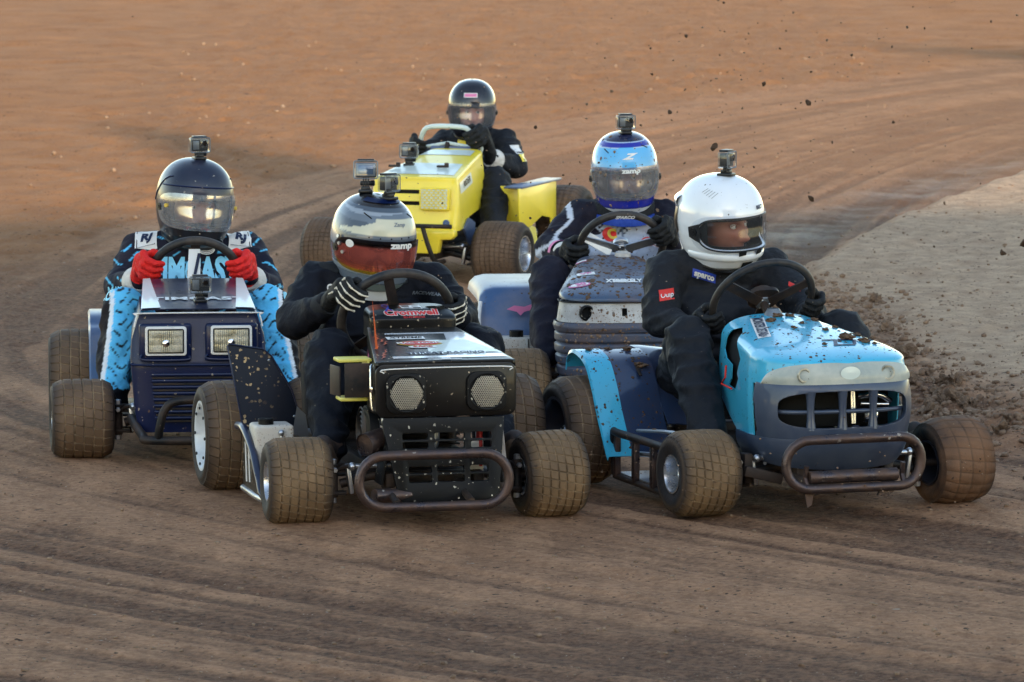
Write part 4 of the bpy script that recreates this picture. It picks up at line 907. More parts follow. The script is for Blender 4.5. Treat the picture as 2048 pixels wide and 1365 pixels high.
# ---- navy mower, left
def navy_mower():
    fr = PL.thing('racing_mower', (0, 0, 0), 'navy blue racing mower with square white-rimmed headlamps and a louvred front', 'lawn mower', G_M)
    chassis(fr, .35, .15); engine(fr, .2, .4); seat(fr)
    cx = -.015
    ws = lambda z: lerp(z, (.11, .88), (.20, .94), (.38, 1.), (.46, .975), (.55, .855), (.57, .84))
    H = Hood(cx=cx, W0=.247, Wr=.235, yf=-.215, y0=-.17, yr=.46, n=6, m=7, zb=lambda y: lerp(y, (-.2, .115), (-.05, .12), (.1, .2), (.46, .3)), zs=lambda y: lerp(y, (-.2, .535), (.46, .595)), zc=lambda y: lerp(y, (-.2, .553), (.46, .612)), ws=ws, dcap=.03, lean=lambda z: .25 * max(0, z - .36) + .1 * max(0, .2 - z))
    recess = []
    body = fr.add('hood', H.grid(181, 30, 16, skip=lambda c, u, v: c[2] > .548 and c[1] > -.185), M['navy'], solid=.006, auto=30)
    top_ = fr.add('hood_top', surf(30, 20, lambda u, v: (cx + (u - .5) * 2 * (.208 - .020 * v), -.20 + .66 * v, .561 + .052 * v + .004 * (1 - (2 * u - 1) ** 4))), M['navy_top'], solid=.004, label='shiny navy hood top edged in white with pale lettering')
    e0 = lambda u, v: (cx + (u - .5) * 2 * (.208 - .020 * v), -.20 + .66 * v, .5665 + .052 * v + .004 * (1 - (2 * u - 1) ** 4))
    fr.add('white_band', join(surf(5, 18, lambda u, v: e0(.004 + u * (.17 - .10 * v), v * .98)), surf(5, 18, lambda u, v: e0(.996 - u * (.17 - .10 * v), v * .98))), M['pale_panel'], parent=top_)
    b = bvh_of(top_)
    DEC(fr, 'lettering', project(text_g('TIMCAST', .085, .035, 0, 1.05, xs=.98), b, (cx + .005, -.005, .8), (1, 0, 0), (0, 1, 0), .004, frame=fr), 'white', top_)
    DEC(fr, 'lettering', project(text_g('CAST HIGH', .03, .01, .2, 1.05), b, (cx - .08, .14, .8), (1, 0, 0), (0, 1, 0), .004, frame=fr), 'black_gloss', top_)
    fr.add('edge_trim', tube([(cx - .232, -.212, .50), (cx - .222, -.206, .54), (cx - .20, -.203, .549), (cx + .20, -.203, .549), (cx + .222, -.206, .54), (cx + .232, -.212, .50)], .0028, 6, smooth=5), M['white'])
    # headlamps in a raised brow
    F0 = -.223
    br = fr.add('lamp_brow', join(*[box(cx + s * .12, F0 + .012, .445, .19, .024, .135, .016, 3) for s in (-1, 1)]), M['navy'])
    for s, zc in ((-1, .45), (1, .452)):
        lx = cx + s * .1185
        hl = fr.add('headlamp', prism(rrect(lx, zc, .150, .106, .010, 3), 'y', F0 - .012, F0 + .004), M['white'], bevel=.003)
        fr.add('lamp_frame', prism(rrect(lx, zc, .132, .089, .006, 3), 'y', F0 - .0135, F0 - .009), M['cam_body'], parent=hl)
        def gl(u, v):
            x = lx + (u - .5) * .122; z = zc + (v - .5) * .078
            return (x, F0 - .0145 - .004 * (1 - (2 * u - 1) ** 4) - .0012 * abs(sin(u * PI * 16)) - .0006 * abs(sin(v * PI * 3)), z)
        fr.add('lamp_glass', surf(113, 32, gl), M['lamp_glass'], parent=hl, auto=180)
        fr.add('lamp_bulb_shield', mv(lathe([(.001, -.006), (.012, -.004), (.018, 0)], 20, 'Y'), lx, F0 - .0165, zc - .008), M['chrome'], parent=hl)
        fr.add('lamp_sill', tube([(lx - .085, F0 - .004, zc - .05), (lx - .08, F0 - .006, zc - .068), (lx + .075, F0 - .006, zc - .068), (lx + .083, F0 - .004, zc - .055)], .005, 8, smooth=4), M['navy'], parent=hl)
    # louvres
    for i in range(8):
        z = .326 - i * .0225; w = .345 - .004 * i
        fr.add('louvre', join(tube([(cx - w / 2 + .0, F0 + .006, z), (cx + w / 2, F0 + .006, z)], .0062, 8)), M['navy'], parent=body)
        fr.add('louvre_gap', box(cx, F0 + .0055, z - .0115, w - .01, .006, .007, .001, 1), M['blackbox'], parent=body)
    fr.add('front_crease', tube([(cx - .24, F0 + .02, .366), (cx - .2, F0 + .003, .362), (cx + .2, F0 + .003, .362), (cx + .24, F0 + .02, .366)], .0045, 8, smooth=4), M['navy'])
    # bumper: low bar with a hoop
    fr.add('bumper', join(tube([(-.26, -.12, .16), (-.22, -.28, .112), (-.18, -.33, .10), (.16, -.33, .10), (.2, -.28, .112), (.24, -.12, .16)], .0165, 12, smooth=5), tube([(-.165, -.33, .105), (-.16, -.345, .15), (-.14, -.35, .215), (-.09, -.35, .245), (.07, -.35, .245), (.12, -.35, .215), (.14, -.345, .15), (.145, -.33, .105)], .0155, 12, smooth=5)), M['dark'])
    wheel(fr, 'lf', (-.437, 0, .145), -1, SP_FW, spin=.1, yaw=3); wheel(fr, 'lf', (.43, 0, .145), 1, SP_FW, spin=.5, yaw=3)
    wheel(fr, 'lr', (-.455, .95, .19), -1, SP_R, rimmat='rimwhite'); wheel(fr, 'lr', (.455, .95, .19), 1, SP_R, rimmat='rimwhite')
    rear_fender(fr, -1, .26, .40, 'fender_blue', zt=.44)
    fr.add('nerf_bar', tube([(.25, .1, .09), (.43, .25, .09), (.45, .65, .1)], .012, 10, smooth=4), M['silver'])
    fr.add('nerf_bar', tube([(-.25, .1, .09), (-.42, .25, .09), (-.43, .65, .1)], .012, 10, smooth=4), M['dark'])
    fr.add('floor_plate', box(.33, .45, .15, .14, .45, .006, .002), M['white'])
    pt, N = steering(fr, (-.005, .55, .615), .165, 30, (90, 210, 330), rw=.0165, hub=.03)
    # white ribbon with a black seven-like stroke hanging from the wheel
    fr.add('wheel_tape', join(surf(2, 6, lambda u, v: (-.008 + (u - .5) * (.05 - .008 * v) - .004 * (1 - v), .478 - .0 * v, .60 + .125 * v))), M['white_clean'], solid=.002)
    fr.add('tape_stripe', join(surf(3, 8, lambda u, v: (-.012 + .022 * v + (u - .5) * .012, .474, .605 + .105 * v))), M['navyprint'], solid=.001)
    return fr, top_, pt
L_FR, L_HOOD, L_PT = navy_mower()

# ---- grey-blue muddy mower, middle
def grey_mower():
    fr = PM.thing('racing_mower', (0, 0, 0), 'mud-splattered grey-blue racing mower with a rounded ribbed nose and one open round lamp hole', 'lawn mower', G_M)
    chassis(fr, .34, .15); engine(fr, .2, .38); seat(fr)
    cx = .0
    H = Hood(cx=cx, W0=.268, Wr=.150, yf=-.215, y0=-.04, yr=.46, n=3.4, m=3.2, zb=lambda y: lerp(y, (-.2, .15), (0, .16), (.46, .3)), zs=lambda y: lerp(y, (-.22, .485), (0, .50), (.46, .565)), zc=lambda y: lerp(y, (-.22, .495), (-.1, .53), (.05, .565), (.25, .59), (.46, .612)), dcap=.10, ws=lambda z: lerp(z, (.15, .94), (.3, 1.), (.40, 1.), (.48, .955), (.6, .9)), lean=lambda z: .3 * max(0, z - .38))
    hood = fr.add('hood', H.grid(161, 6, 26, skip=lambda c, u, v: c[2] < .478 and c[1] < .06), M['greyhood'], solid=.004, auto=40)
    fr.add('hood_seam', tube([H.wall(-.55 + 1.1 * i / 30, .482, .003) for i in range(31)], .0032, 6), M['blackbox'], parent=hood)
    def ribs(u, v):
        z = .15 + .25 * v; r = 0.
        if z < .36: r = -.009 * (abs(sin((z - .155) / .205 * PI * 5)) ** .5 < .55)
        a = abs(u - .5) * 2
        return .004 + (-.010 * math.exp(-((sin((z - .15) / .215 * PI * 5)) / .35) ** 2) if z < .365 and a < .86 else 0) + .006 * math.exp(-((z - .385) / .012) ** 2)
    nose = fr.add('nose', H.patch(-.62, .62, 120, 90, .15, .404, off=ribs), M['greyblue'], solid=.008, auto=60)
    # pale strip with lamp hole and square slot
    hx = -.165; hole = prism([(hx + .024 * cos(2 * PI * i / 24), .443 + .026 * sin(2 * PI * i / 24)) for i in range(24)], 'y', -.4, -.06)
    sq_ = prism(rrect(-.015, .445, .02, .03, .003, 2), 'y', -.4, -.1); hole2 = prism([(-hx + .024 * cos(2 * PI * i / 24), .443 + .026 * sin(2 * PI * i / 24)) for i in range(24)], 'y', -.4, -.06)
    st = fr.add('lamp_panel', H.patch(-.50, .50, 90, 8, .405, .479, off=-.004), M['muddy_white'], solid=.005, cuts=join(hole, sq_, hole2))
    for x in (hx, -hx):
        p = H.wall(H.a_of_x(x), .443, .0); fr.add('lamp_ring', rot(mv(lathe([(.030, .006), (.031, -.004), (.025, -.007), (.022, -.002), (.020, .012)], 30, 'Y'), *p), 'Z', 22 if x < 0 else -22, p), M['black_plastic'], parent=st)
    fr.add('panel_back', H.patch(-.5, .5, 40, 3, .40, .48, off=-.03), M['hole_dark'])
    fr.add('corner_lens', H.patch(-.58, -.44, 12, 6, .41, .472, off=.001), M['greyhood'], parent=st)
    b = bvh_of(hood)
    def top(g, mat, x, y, name='decal', off=.002, yaw=0): U = Vector((cos(R(yaw)), sin(R(yaw)), 0)); Vv = Vector((-sin(R(yaw)), cos(R(yaw)), 0)); return DEC(fr, name, project(g, b, (x, y, .8), U, Vv, off, frame=fr), mat, hood)
    for k in range(5): fr.add('hood_crease', tube([(cx + .12 * math.copysign(1, i - 6) * abs((i - 6) / 6) , .40 - .05 * k - .02 * (1 - ((i - 6) / 6) ** 2), .0) for i in range(13)], .003, 5), M['greyhood'], parent=hood) if False else None
    top(text_g('XTREMELY', .052, .05, .1, 1, xs=.55), 'white', .0, -.02, 'lettering', .003)
    top(patch_g(.09, .035, 'oval'), 'white', .0, -.02, 'sticker', .0015)
    top(patch_g(.07, .05), 'white', -.135, .10, 'sticker'); top(text_g('VP', .04, .03), 'pink', -.135, .10, 'lettering', .0035); top(patch_g(.045, .035), 'pink', -.125, .36, 'sticker'); top(patch_g(.035, .025), 'white', -.125, .36, 'sticker', .0035)
    top(patch_g(.09, .05, 'oval'), 'pink', -.175, -.05, 'sticker', .002, 15); top(patch_g(.075, .038, 'oval'), 'white', -.175, -.05, 'sticker', .0035, 15); top(text_g('30', .04, .05), 'pink', -.17, -.05, 'lettering', .005, 15)
    wheel(fr, 'mf', (-.40, 0, .144), -1, SP_F, spin=.9, yaw=3); wheel(fr, 'mf', (.40, 0, .144), 1, SP_F, spin=.2)
    wheel(fr, 'mr', (-.48, .95, .19), -1, SP_R, rimmat='rimwhite'); wheel(fr, 'mr', (.48, .95, .19), 1, SP_R, rimmat='rimwhite')
    # wide rear body with rounded outer corners
    for s in (-1, 1):
        pr = catmull([(.60, .27, 0), (.63, .36, 0), (.69, .44, 0), (.78, .468, 0), (1.25, .47, 0)], 5); nu = len(pr); V = []
        prx = [(.505, -.06), (.498, -.03), (.475, -.008), (.44, 0), (.2, 0), (.1, 0)]
        for x, dz in prx: V += [(s * x, p.x, p.y + dz * (1 if p.y > .3 else .2)) for p in pr]
        F = [(j * nu + i, j * nu + i + 1, (j + 1) * nu + i + 1, (j + 1) * nu + i) for j in range(5) for i in range(nu - 1)]
        fr.add('fender', (V, F if s > 0 else [f[::-1] for f in F]), M['fender_blue'], solid=.005, auto=50)
    fr.add('fender_trim', tube([(-.508, .60, .26), (-.51, .62, .34), (-.50, .66, .41)], .008, 8, smooth=4), M['white'])
    fd = prism(rrect(-.33, .40, .08, .035, .01, 2), 'y', .597, .599)
    fr.add('fender_decal', prism([(-.40, .385), (-.37, .40), (-.33, .395), (-.30, .405), (-.29, .385), (-.33, .375), (-.345, .36), (-.36, .375)], 'y', .600, .603), M['pink'])
    tk = fr.add('fuel_tank', box(-.385, .52, .235, .20, .10, .10, .01, 3), M['tank']); fr.add('tank_cap', cyl((-.37, .51, .295), .028, .03, 'Z', 22), M['black_plastic'], parent=tk)
    fr.add('tank_hose', tube([(-.33, .465, .28), (-.33, .46, .2), (-.32, .46, .15)], .006, 8), M['silver'], parent=tk)
    fr.add('axle_nut', join(cyl((-.278, -.02, .145), .016, .025, 'X', 6)), M['chrome'])
    fr.add('bumper', tube([(-.22, -.1, .14), (-.2, -.28, .12), (.2, -.28, .12), (.22, -.1, .14)], .0155, 12, smooth=5), M['dark'])
    pt, N = steering(fr, (.05, .54, .635), .165, 34, (15, 165, 270), rw=.0155, hub=.032, hubmat='silver')
    fr.add('column_boot', mv(lathe([(.035, 0), (.03, .02), (.016, .03)], 24, 'Z'), .045, .44, .60), M['muddy_white'])
    fr.add('wheel_plate', box(-.05, .525, .655, .14, .004, .05, .002, ry=30, rx=-30), M['white'])
    c = Vector((.05, .54, .635)); U = Vector((1, 0, 0)); Vv = Vector((0, -sin(R(34)), cos(R(34))))
    g = text_g('SPARCO', .02, .05, .3); g = ([tuple(c + U * (p[0]) + Vv * (.165 + p[1]) - U.cross(Vv) * -.0165) for p in g[0]], g[1]); g = ([(x, y - .033, z) for x, y, z in g[0]], g[1]); fr.add('lettering', g, M['white'], smooth=False)
    return fr, hood, nose, pt
M_FR, M_HOOD, M_NOSE, M_PT = grey_mower()

# ---- yellow mower, far behind
def yellow_mower():
    fr = PY.thing('racing_mower', (0, 0, 0), 'yellow lawn tractor with pale hood stripes and slotted nose, running last', 'lawn mower', G_M)
    chassis(fr, .38, .16); engine(fr, .2, .38); seat(fr)
    cx = .052
    H = Hood(cx=cx + .012, W0=.222, Wr=.158, yf=-.20, y0=-.12, yr=.52, n=5, m=5, zb=lambda y: lerp(y, (-.2, .275), (.02, .285), (.1, .33), (.52, .36)), zs=lambda y: lerp(y, (-.2, .515), (.52, .60)), zc=lambda y: lerp(y, (-.2, .535), (.52, .64)), dcap=.05, ws=lambda z: lerp(z, (.27, 1.03), (.4, 1.02), (.5, .98), (.6, .9)), lean=lambda z: .2 * max(0, z - .3))
    cuts = [prism(rrect(.01, z, .19, .020, .004, 2), 'y', -.4, -.1) for z in (.468, .412)]
    hood = fr.add('hood', H.grid(141, 16, 14), M['yellow'], solid=.006, cuts=join(*cuts), auto=40)
    low = fr.add('lower_nose', prism([(-.17, .285), (.285, .285), (.29, .255), (.27, .235), (.215, .235), (.20, .165), (-.09, .165), (-.10, .235), (-.15, .235), (-.17, .26)], 'y', -.208, -.15), M['yellow'], bevel=.008)
    gy_ = fr.add('grille_frame', prism(rrect(.185, .437, .155, .112, .012, 3), 'y', -.212, -.19), M['yellow'], bevel=.004)
    V, F = [], []
    g = []
    for i in range(6):
        for j in range(8):
            x = .125 + i * .0235 + (.0117 if j % 2 else 0); z = .394 + j * .0125
            if x > .25: continue
            ring = [(x + .0115 * cos(R(60 * k)), -.2145, z + .0075 * sin(R(60 * k))) for k in range(6)]; g.append(tube(ring, .0018, 5, True))
    fr.add('grille_mesh', join(*g), M['yellow'], parent=gy_); fr.add('grille_back', box(.185, -.2115, .437, .135, .002, .095, .0), M['pale_panel'], parent=gy_)
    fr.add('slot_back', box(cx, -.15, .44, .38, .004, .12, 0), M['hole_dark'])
    fr.add('round_cap', mv(lathe([(.001, -.003), (.015, -.003), (.018, 0)], 20, 'Y'), .245, -.203, .318), M['fender_blue'])
    fr.add('bumper', join(tube([(-.30, -.29, .31), (.30, -.29, .308)], .011, 10), tube([(.15, -.29, .305), (.18, -.28, .2), (.2, -.24, .13), (.2, -.1, .12)], .012, 10, smooth=4), tube([(-.15, -.29, .305), (-.18, -.28, .2), (-.2, -.24, .13), (-.2, -.1, .12)], .012, 10, smooth=4)), M['dark'])
    b = bvh_of(hood)
    def top(g, mat, x, y, name='decal', off=.002): return DEC(fr, name, project(g, b, (x, y, .8), (1, 0, 0), (0, 1, 0), off, frame=fr), mat, hood)
    top(surf(20, 12, lambda u, v: ((u - .5) * (.40 - .07 * v), v * .26, 0)), 'pale_panel', cx, -.10, 'pale_stripe'); top(surf(20, 12, lambda u, v: ((u - .5) * (.28 - .02 * v), v * .12, 0)), 'pale_panel', cx, .36, 'pale_stripe')
    def side(g, mat, y, z, off=.002): return DEC(fr, 'decal' if mat != 'blackprint' else 'lettering', project(g, b, (.36, y, z), (0, 1, .12), (0, -.12, 1), off, frame=fr), mat, hood)
    side(patch_g(.30, .055), 'pale_panel', .06, .50); side(text_g('RIDER', .04, .04, .2, xs=1.6), 'blackprint', .08, .505, .0035)
    for x, y in ((-.10, .03), (.15, .04)): fr.add('hood_catch', join(box(x, y, H.zc(y) + .012, .06, .02, .012, .003), box(x + .02, y, H.zc(y) + .02, .02, .018, .02, .003)), M['dark'])
    fr.add('side_cowl', prism([(.02, .33), (.12, .30), (.10, .18), (.02, .2), (-.06, .28)], 'x', .285, .295), M['fender_blue'])
    wheel(fr, 'yf', (.475, 0, .159), 1, SP_Y, spin=.3, yaw=-3); wheel(fr, 'yf', (-.42, 0, .159), -1, SP_Y, spin=.8, yaw=-3)
    SPR = (.42, .22, .12, dict(N=40, cols=7, skew=.5, depth=.004, mudc='5e4a3a', groove='6e5a48', stagger=True))
    wheel(fr, 'yr', (.45, 1.2, .208), 1, SPR); wheel(fr, 'yr', (-.45, 1.2, .208), -1, SPR)
    # squarish fenders with a pale top
    for s in (1,):
        x1 = s * .455; x0 = s * .27
        fr.add('fender', join(prism([(.36, .26), (.34, .455), (1.00, .452), (1.0, .20), (.93, .19), (.90, .27), (.75, .29), (.55, .25), (.42, .24)], 'x', min(x1, x1 - s * .008), max(x1, x1 - s * .008)), box((x0 + x1) / 2, .452, .36, abs(x1 - x0), .008, .20, .003), ), M['yellow'], bevel=.003)
        fr.add('fender_top', join(box(x1 - s * .04, .72, .458, .10, .70, .012, .005)), M['fender_blue'], label='pale blue-white sheet topping the yellow fender')
    fr.add('footrest', prism([(.36, .10), (.50, .235), (.60, .25), (.66, .235), (.72, .10)], 'x', .44, .448), M['yellow_pale'])
    fr.add('nerf_bar', tube([(.3, .1, .1), (.44, .3, .1), (.45, .7, .11)], .012, 10, smooth=4), M['dark'])
    fr.add('dash', box(.03, .56, .56, .22, .04, .18, .01), M['fender_blue'])
    # squared white handlebar-like steering loop
    c = Vector((.01, .56, .665)); t = R(24); U = Vector((1, 0, 0)); Vv = Vector((0, -sin(t), cos(t)))
    loop = [(-.150, -.03), (-.125, .055), (-.075, .092), (.085, .092), (.13, .062), (.175, -.03), (.12, -.075), (.0, -.085), (-.11, -.075)]
    fr.add('steering_wheel', tube([c + U * a + Vv * b_ for a, b_ in loop], .0125, 12, True, smooth=3), M['pale_panel']); fr.add('steering_column', tube([c, c + Vector((0, -.12, -.2))], .014, 10), M['dark'])
    fr.add('spoke', tube([c + U * -.15 + Vv * -.03, c, c + U * .17 + Vv * -.03], .009, 8), M['pale_panel'])
    return fr, hood
Y_FR, Y_HOOD = yellow_mower()
# ================================================================== people
def blob_body(parts, voxel=.0085, smooth=10, folds=(.006, 11.), seed=0, knees=()):
    """one continuous surface grown over tapered volumes, then creased like cloth"""
    g = join(*[capsule(a, ra, b, rb, 16, 6) for a, ra, b, rb in parts])
    o = bpy.data.objects.new('b', mesh('b', g, None, False)); COL.objects.link(o)
    m = o.modifiers.new('r', 'REMESH'); m.mode = 'VOXEL'; m.voxel_size = voxel
    m = o.modifiers.new('s', 'SMOOTH'); m.factor = .5; m.iterations = smooth
    me = evaluate(o); bpy.data.objects.remove(o)
    if folds and folds[0]:
        n = len(me.vertices); co = mesh_arr(me); nr = np.empty(n * 3); me.vertices.foreach_get('normal', nr); nr = nr.reshape(-1, 3)
        sd = Vector((seed * 5.1, seed * 2.3, seed * 1.7)); am, fq = folds; out = np.empty(n)
        for i in range(n):
            p = Vector(co[i]); w = noise.noise_vector(p * 4 + sd) * .06; q = (p + w) * fq
            a = 1 - abs(noise.noise(Vector((q.x * .55, q.y * .7, q.z * 1.25)) + sd)) * 2.2; b = noise.noise(q * 2.3 + sd)
            out[i] = am * (max(a, -.2) * .9 + .35 * b - .3)
        co = co + nr * out[:, None]; me.vertices.foreach_set('co', co.astype(np.float32).ravel())
    me.polygons.foreach_set('use_smooth', [True] * len(me.polygons)); me.update(); return me
def paint_mesh(me, fn, attr='paint'):
    co = mesh_arr(me); c = np.ones((len(co), 4), np.float32); c[:, :3] = fn(co); a = me.color_attributes.new(attr, 'FLOAT_COLOR', 'POINT'); a.data.foreach_set('color', c.ravel())
def V3(p): return Vector(p)

class Driver:
    def __init__(s, P, label, mat, J, base=(0, 1.0, .1), seed=1, bulk=1., paint=None, folds=(.013, 13.)):
        """J: joints in mower coordinates"""
        s.P, s.J = P, J; b = bulk
        n, hl, hr = V3(J['neck']), V3(J['hipL']), V3(J['hipR']); sl, sr = V3(J['shL']), V3(J['shR']); mid = (sl + sr) / 2; pel = (hl + hr) / 2
        ch = mid.lerp(pel, .35) + V3((0, -.02, 0)); wa = mid.lerp(pel, .72)
        dx = (sr - sl).normalized()
        parts = [(pel - dx * .07, .12 * b, pel + dx * .07, .12 * b), (wa - dx * .05, .125 * b, wa + dx * .05, .125 * b), (ch - dx * .075, .125 * b, ch + dx * .075, .125 * b),
                 (wa, .14 * b, ch, .14 * b), (sl + dx * .035, .068 * b, sr - dx * .035, .068 * b), (mid - dx * .07, .085 * b, mid + dx * .07, .085 * b), (mid, .085, n, .066), (pel, .13 * b, wa, .135 * b)]
        for k in 'LR':
            sh, el, wr = V3(J['sh' + k]), V3(J['el' + k]), V3(J['wr' + k]); parts += [(sh, .070 * b, el, .058 * b), (el, .057 * b, wr, .041 * b)]
            hp, kn, an = V3(J['hip' + k]), V3(J['kn' + k]), V3(J['an' + k]); parts += [(hp, .105 * b, kn, .076 * b), (kn, .079 * b, kn.lerp(an, .5), .071 * b), (kn.lerp(an, .5), .071 * b, an, .060)]
        me = blob_body(parts, seed=seed, folds=folds); off = V3(base)
        co = mesh_arr(me); me.vertices.foreach_set('co', (co - np.array(off)).astype(np.float32).ravel())
        if paint: paint_mesh(me, lambda c: paint(c + np.array(off), J))
        me.materials.append(mat); me.name = 'person'
        s.fr = P.thing('person', base, label, 'person', 'racing drivers', me); s.fr.root.data = me; s.me = me
        s.bvh = bvh_of(s.fr.root)
    def decal(s, g, mat, O, U=(1, 0, 0), Vv=(0, 0, 1), name='lettering', off=.003):
        return s.fr.add(name, project(g, s.bvh, O, U, Vv, off, frame=s.fr), M[mat] if isinstance(mat, str) else mat, smooth=False)
    def shoe(s, k, toe, mat, sole='cam_body', w=.045):
        an = V3(s.J['an' + k]); toe = V3(toe); d = (toe - an); heel = an + V3((0, .03, -.05))
        me = blob_body([(heel, .038, heel.lerp(toe, .45), .043), (heel.lerp(toe, .45), .043, toe, .035), (an, .052, heel, .04), (an, .05, heel.lerp(toe, .4), .04)], .007, 5, (.0012, 30), 3)
        o = s.fr.add('shoe', ([tuple(v.co) for v in me.vertices], [tuple(p.vertices) for p in me.polygons]), M[mat] if isinstance(mat, str) else mat)
        u = (toe - heel).normalized(); dn = (V3((0, -.35, -1)) - u * V3((0, -.35, -1)).dot(u)).normalized()
        s.fr.add('sole', join(capsule(heel + dn * .03, .034, heel.lerp(toe, .5) + dn * .034, .040, 14, 5), capsule(heel.lerp(toe, .5) + dn * .034, .040, toe + dn * .014, .034, 14, 5)), M[sole], parent=o)
    def glove(s, k, grip, tang, out_, front, mat, cuffmat, scale=1., bones=None, mirror=1, thumb=True, cufflen=.5, cuff_r=.043, closed=1.):
        """grip: point on the rim, tang: along the rim (index finger end first), out_: away from the wheel centre, front: away from the driver"""
        G, T, O, Fv = V3(grip), V3(tang).normalized(), V3(out_).normalized(), V3(front).normalized(); wr = V3(s.J['wr' + k]); parts = []; bone = []
        fr_ = .0105 * scale; lens = [.95, 1.04, 1.0, .85]
        for i in range(4):
            t = (1.5 - i) * .0215 * scale; L = lens[i]
            P = [G + T * t * .95 + O * .042 * scale * L - Fv * .012, G + T * t + O * .033 * scale * L + Fv * .020 * L * scale, G + T * t * 1.02 + O * .004 + Fv * .032 * L * scale, G + T * t + O * -.022 * L * scale + Fv * .022 * scale]
            for a, b, r0, r1 in zip(P[:-1], P[1:], (1.16, 1.06, 1.), (1.06, 1., .88)): parts.append((a, fr_ * r0, b, fr_ * r1))
            if bones:
                up = lambda p: p + ((p - G - T * t).normalized()) * fr_ * .95
                Q = [up(p) for p in P]
                for a, b in zip(Q[:-1], Q[1:]): bone.append(capsule(a.lerp(b, .10), .0046, a.lerp(b, .30), .0030, 8, 3)); bone.append(capsule(a.lerp(b, .3), .0032, a.lerp(b, .75), .0032, 8, 3)); bone.append(capsule(a.lerp(b, .75), .0034, a.lerp(b, .92), .0046, 8, 3))
        K = [G + T * (1.5 - i) * .0205 * scale + O * .040 * scale - Fv * .014 for i in range(4)]
        pc = G + O * .040 * scale - Fv * .030; w1 = wr + (pc - wr) * .12
        for q in K: parts.append((q, .0135 * scale, pc.lerp(w1, .45) + (q - pc) * .35, .019 * scale))
        parts.append((pc, .021 * scale, w1, .029 * scale)); parts.append((w1, .029 * scale, wr, .033 * scale))
        if thumb:
            b = pc.lerp(w1, .35) + T * .022 * scale; parts += [(b, .0155 * scale, G + T * .040 * scale + O * .012 - Fv * .022, .0125 * scale), (G + T * .040 * scale + O * .012 - Fv * .022, .0125 * scale, G + T * .042 * scale - O * .016 - Fv * .010, .0105 * scale)]
        me = blob_body(parts, .0042, 2, (.0006, 60), 2)
        o = s.fr.add('glove', ([tuple(v.co) for v in me.vertices], [tuple(p.vertices) for p in me.polygons]), M[mat] if isinstance(mat, str) else mat)
        el = V3(s.J['el' + k]); d = (el - wr).normalized()
        s.fr.add('cuff', tube([wr - d * .018, wr + d * .0, wr + d * .03, wr + d * .045], [cuff_r * .86, cuff_r, cuff_r * 1.12, cuff_r * 1.05], 22, cap=True), M[cuffmat] if isinstance(cuffmat, str) else cuffmat, parent=o)
        if bones:
            d2 = (w1 - pc)
            for i, q in enumerate(K):
                e_ = pc.lerp(w1, .5) + (q - pc) * .3; nn = O * .75 + T * 0 - Fv * .1; a = q + O * .0135 * scale; b = e_ + O * .02
                bone += [capsule(a, .004, a.lerp(b, .3), .0028, 8, 3), capsule(a.lerp(b, .3), .0028, a.lerp(b, .9), .0036, 8, 3)]
            for g in bone: s.fr.add('bone_print', g, M['bone'], parent=o)
        return o

# ------------------------------------------------------------------ helmets
def hprof(z):
    h = .165
    if z >= 0: k = (1 - min(1, (z / h)) ** 2.35) ** (1 / 2.35); return .145 * k, .166 * k, .174 * k
    T = [(-.165, .088, .108, .078), (-.15, .104, .138, .098), (-.12, .120, .166, .122), (-.08, .133, .176, .146), (-.04, .141, .173, .163), (0, .145, .166, .174)]
    zs = [t[0] for t in T]; return tuple(float(np.interp(z, zs, [t[i] for t in T])) for i in (1, 2, 3))
def hpt(az, z, k=1., off=0.):
    """az in degrees, 0 is the face side, positive to the picture's right"""
    w, f, b = hprof(z); a = R(az); e = 2.25; c, s_ = cos(a), sin(a); ly = f if c > 0 else b
    r = ((abs(s_) / max(w, 1e-4)) ** e + (abs(c) / max(ly, 1e-4)) ** e) ** (-1 / e)
    r = r * k + off; return (r * s_, -r * c, z * k + (off * z / .165 if z > 0 else 0))
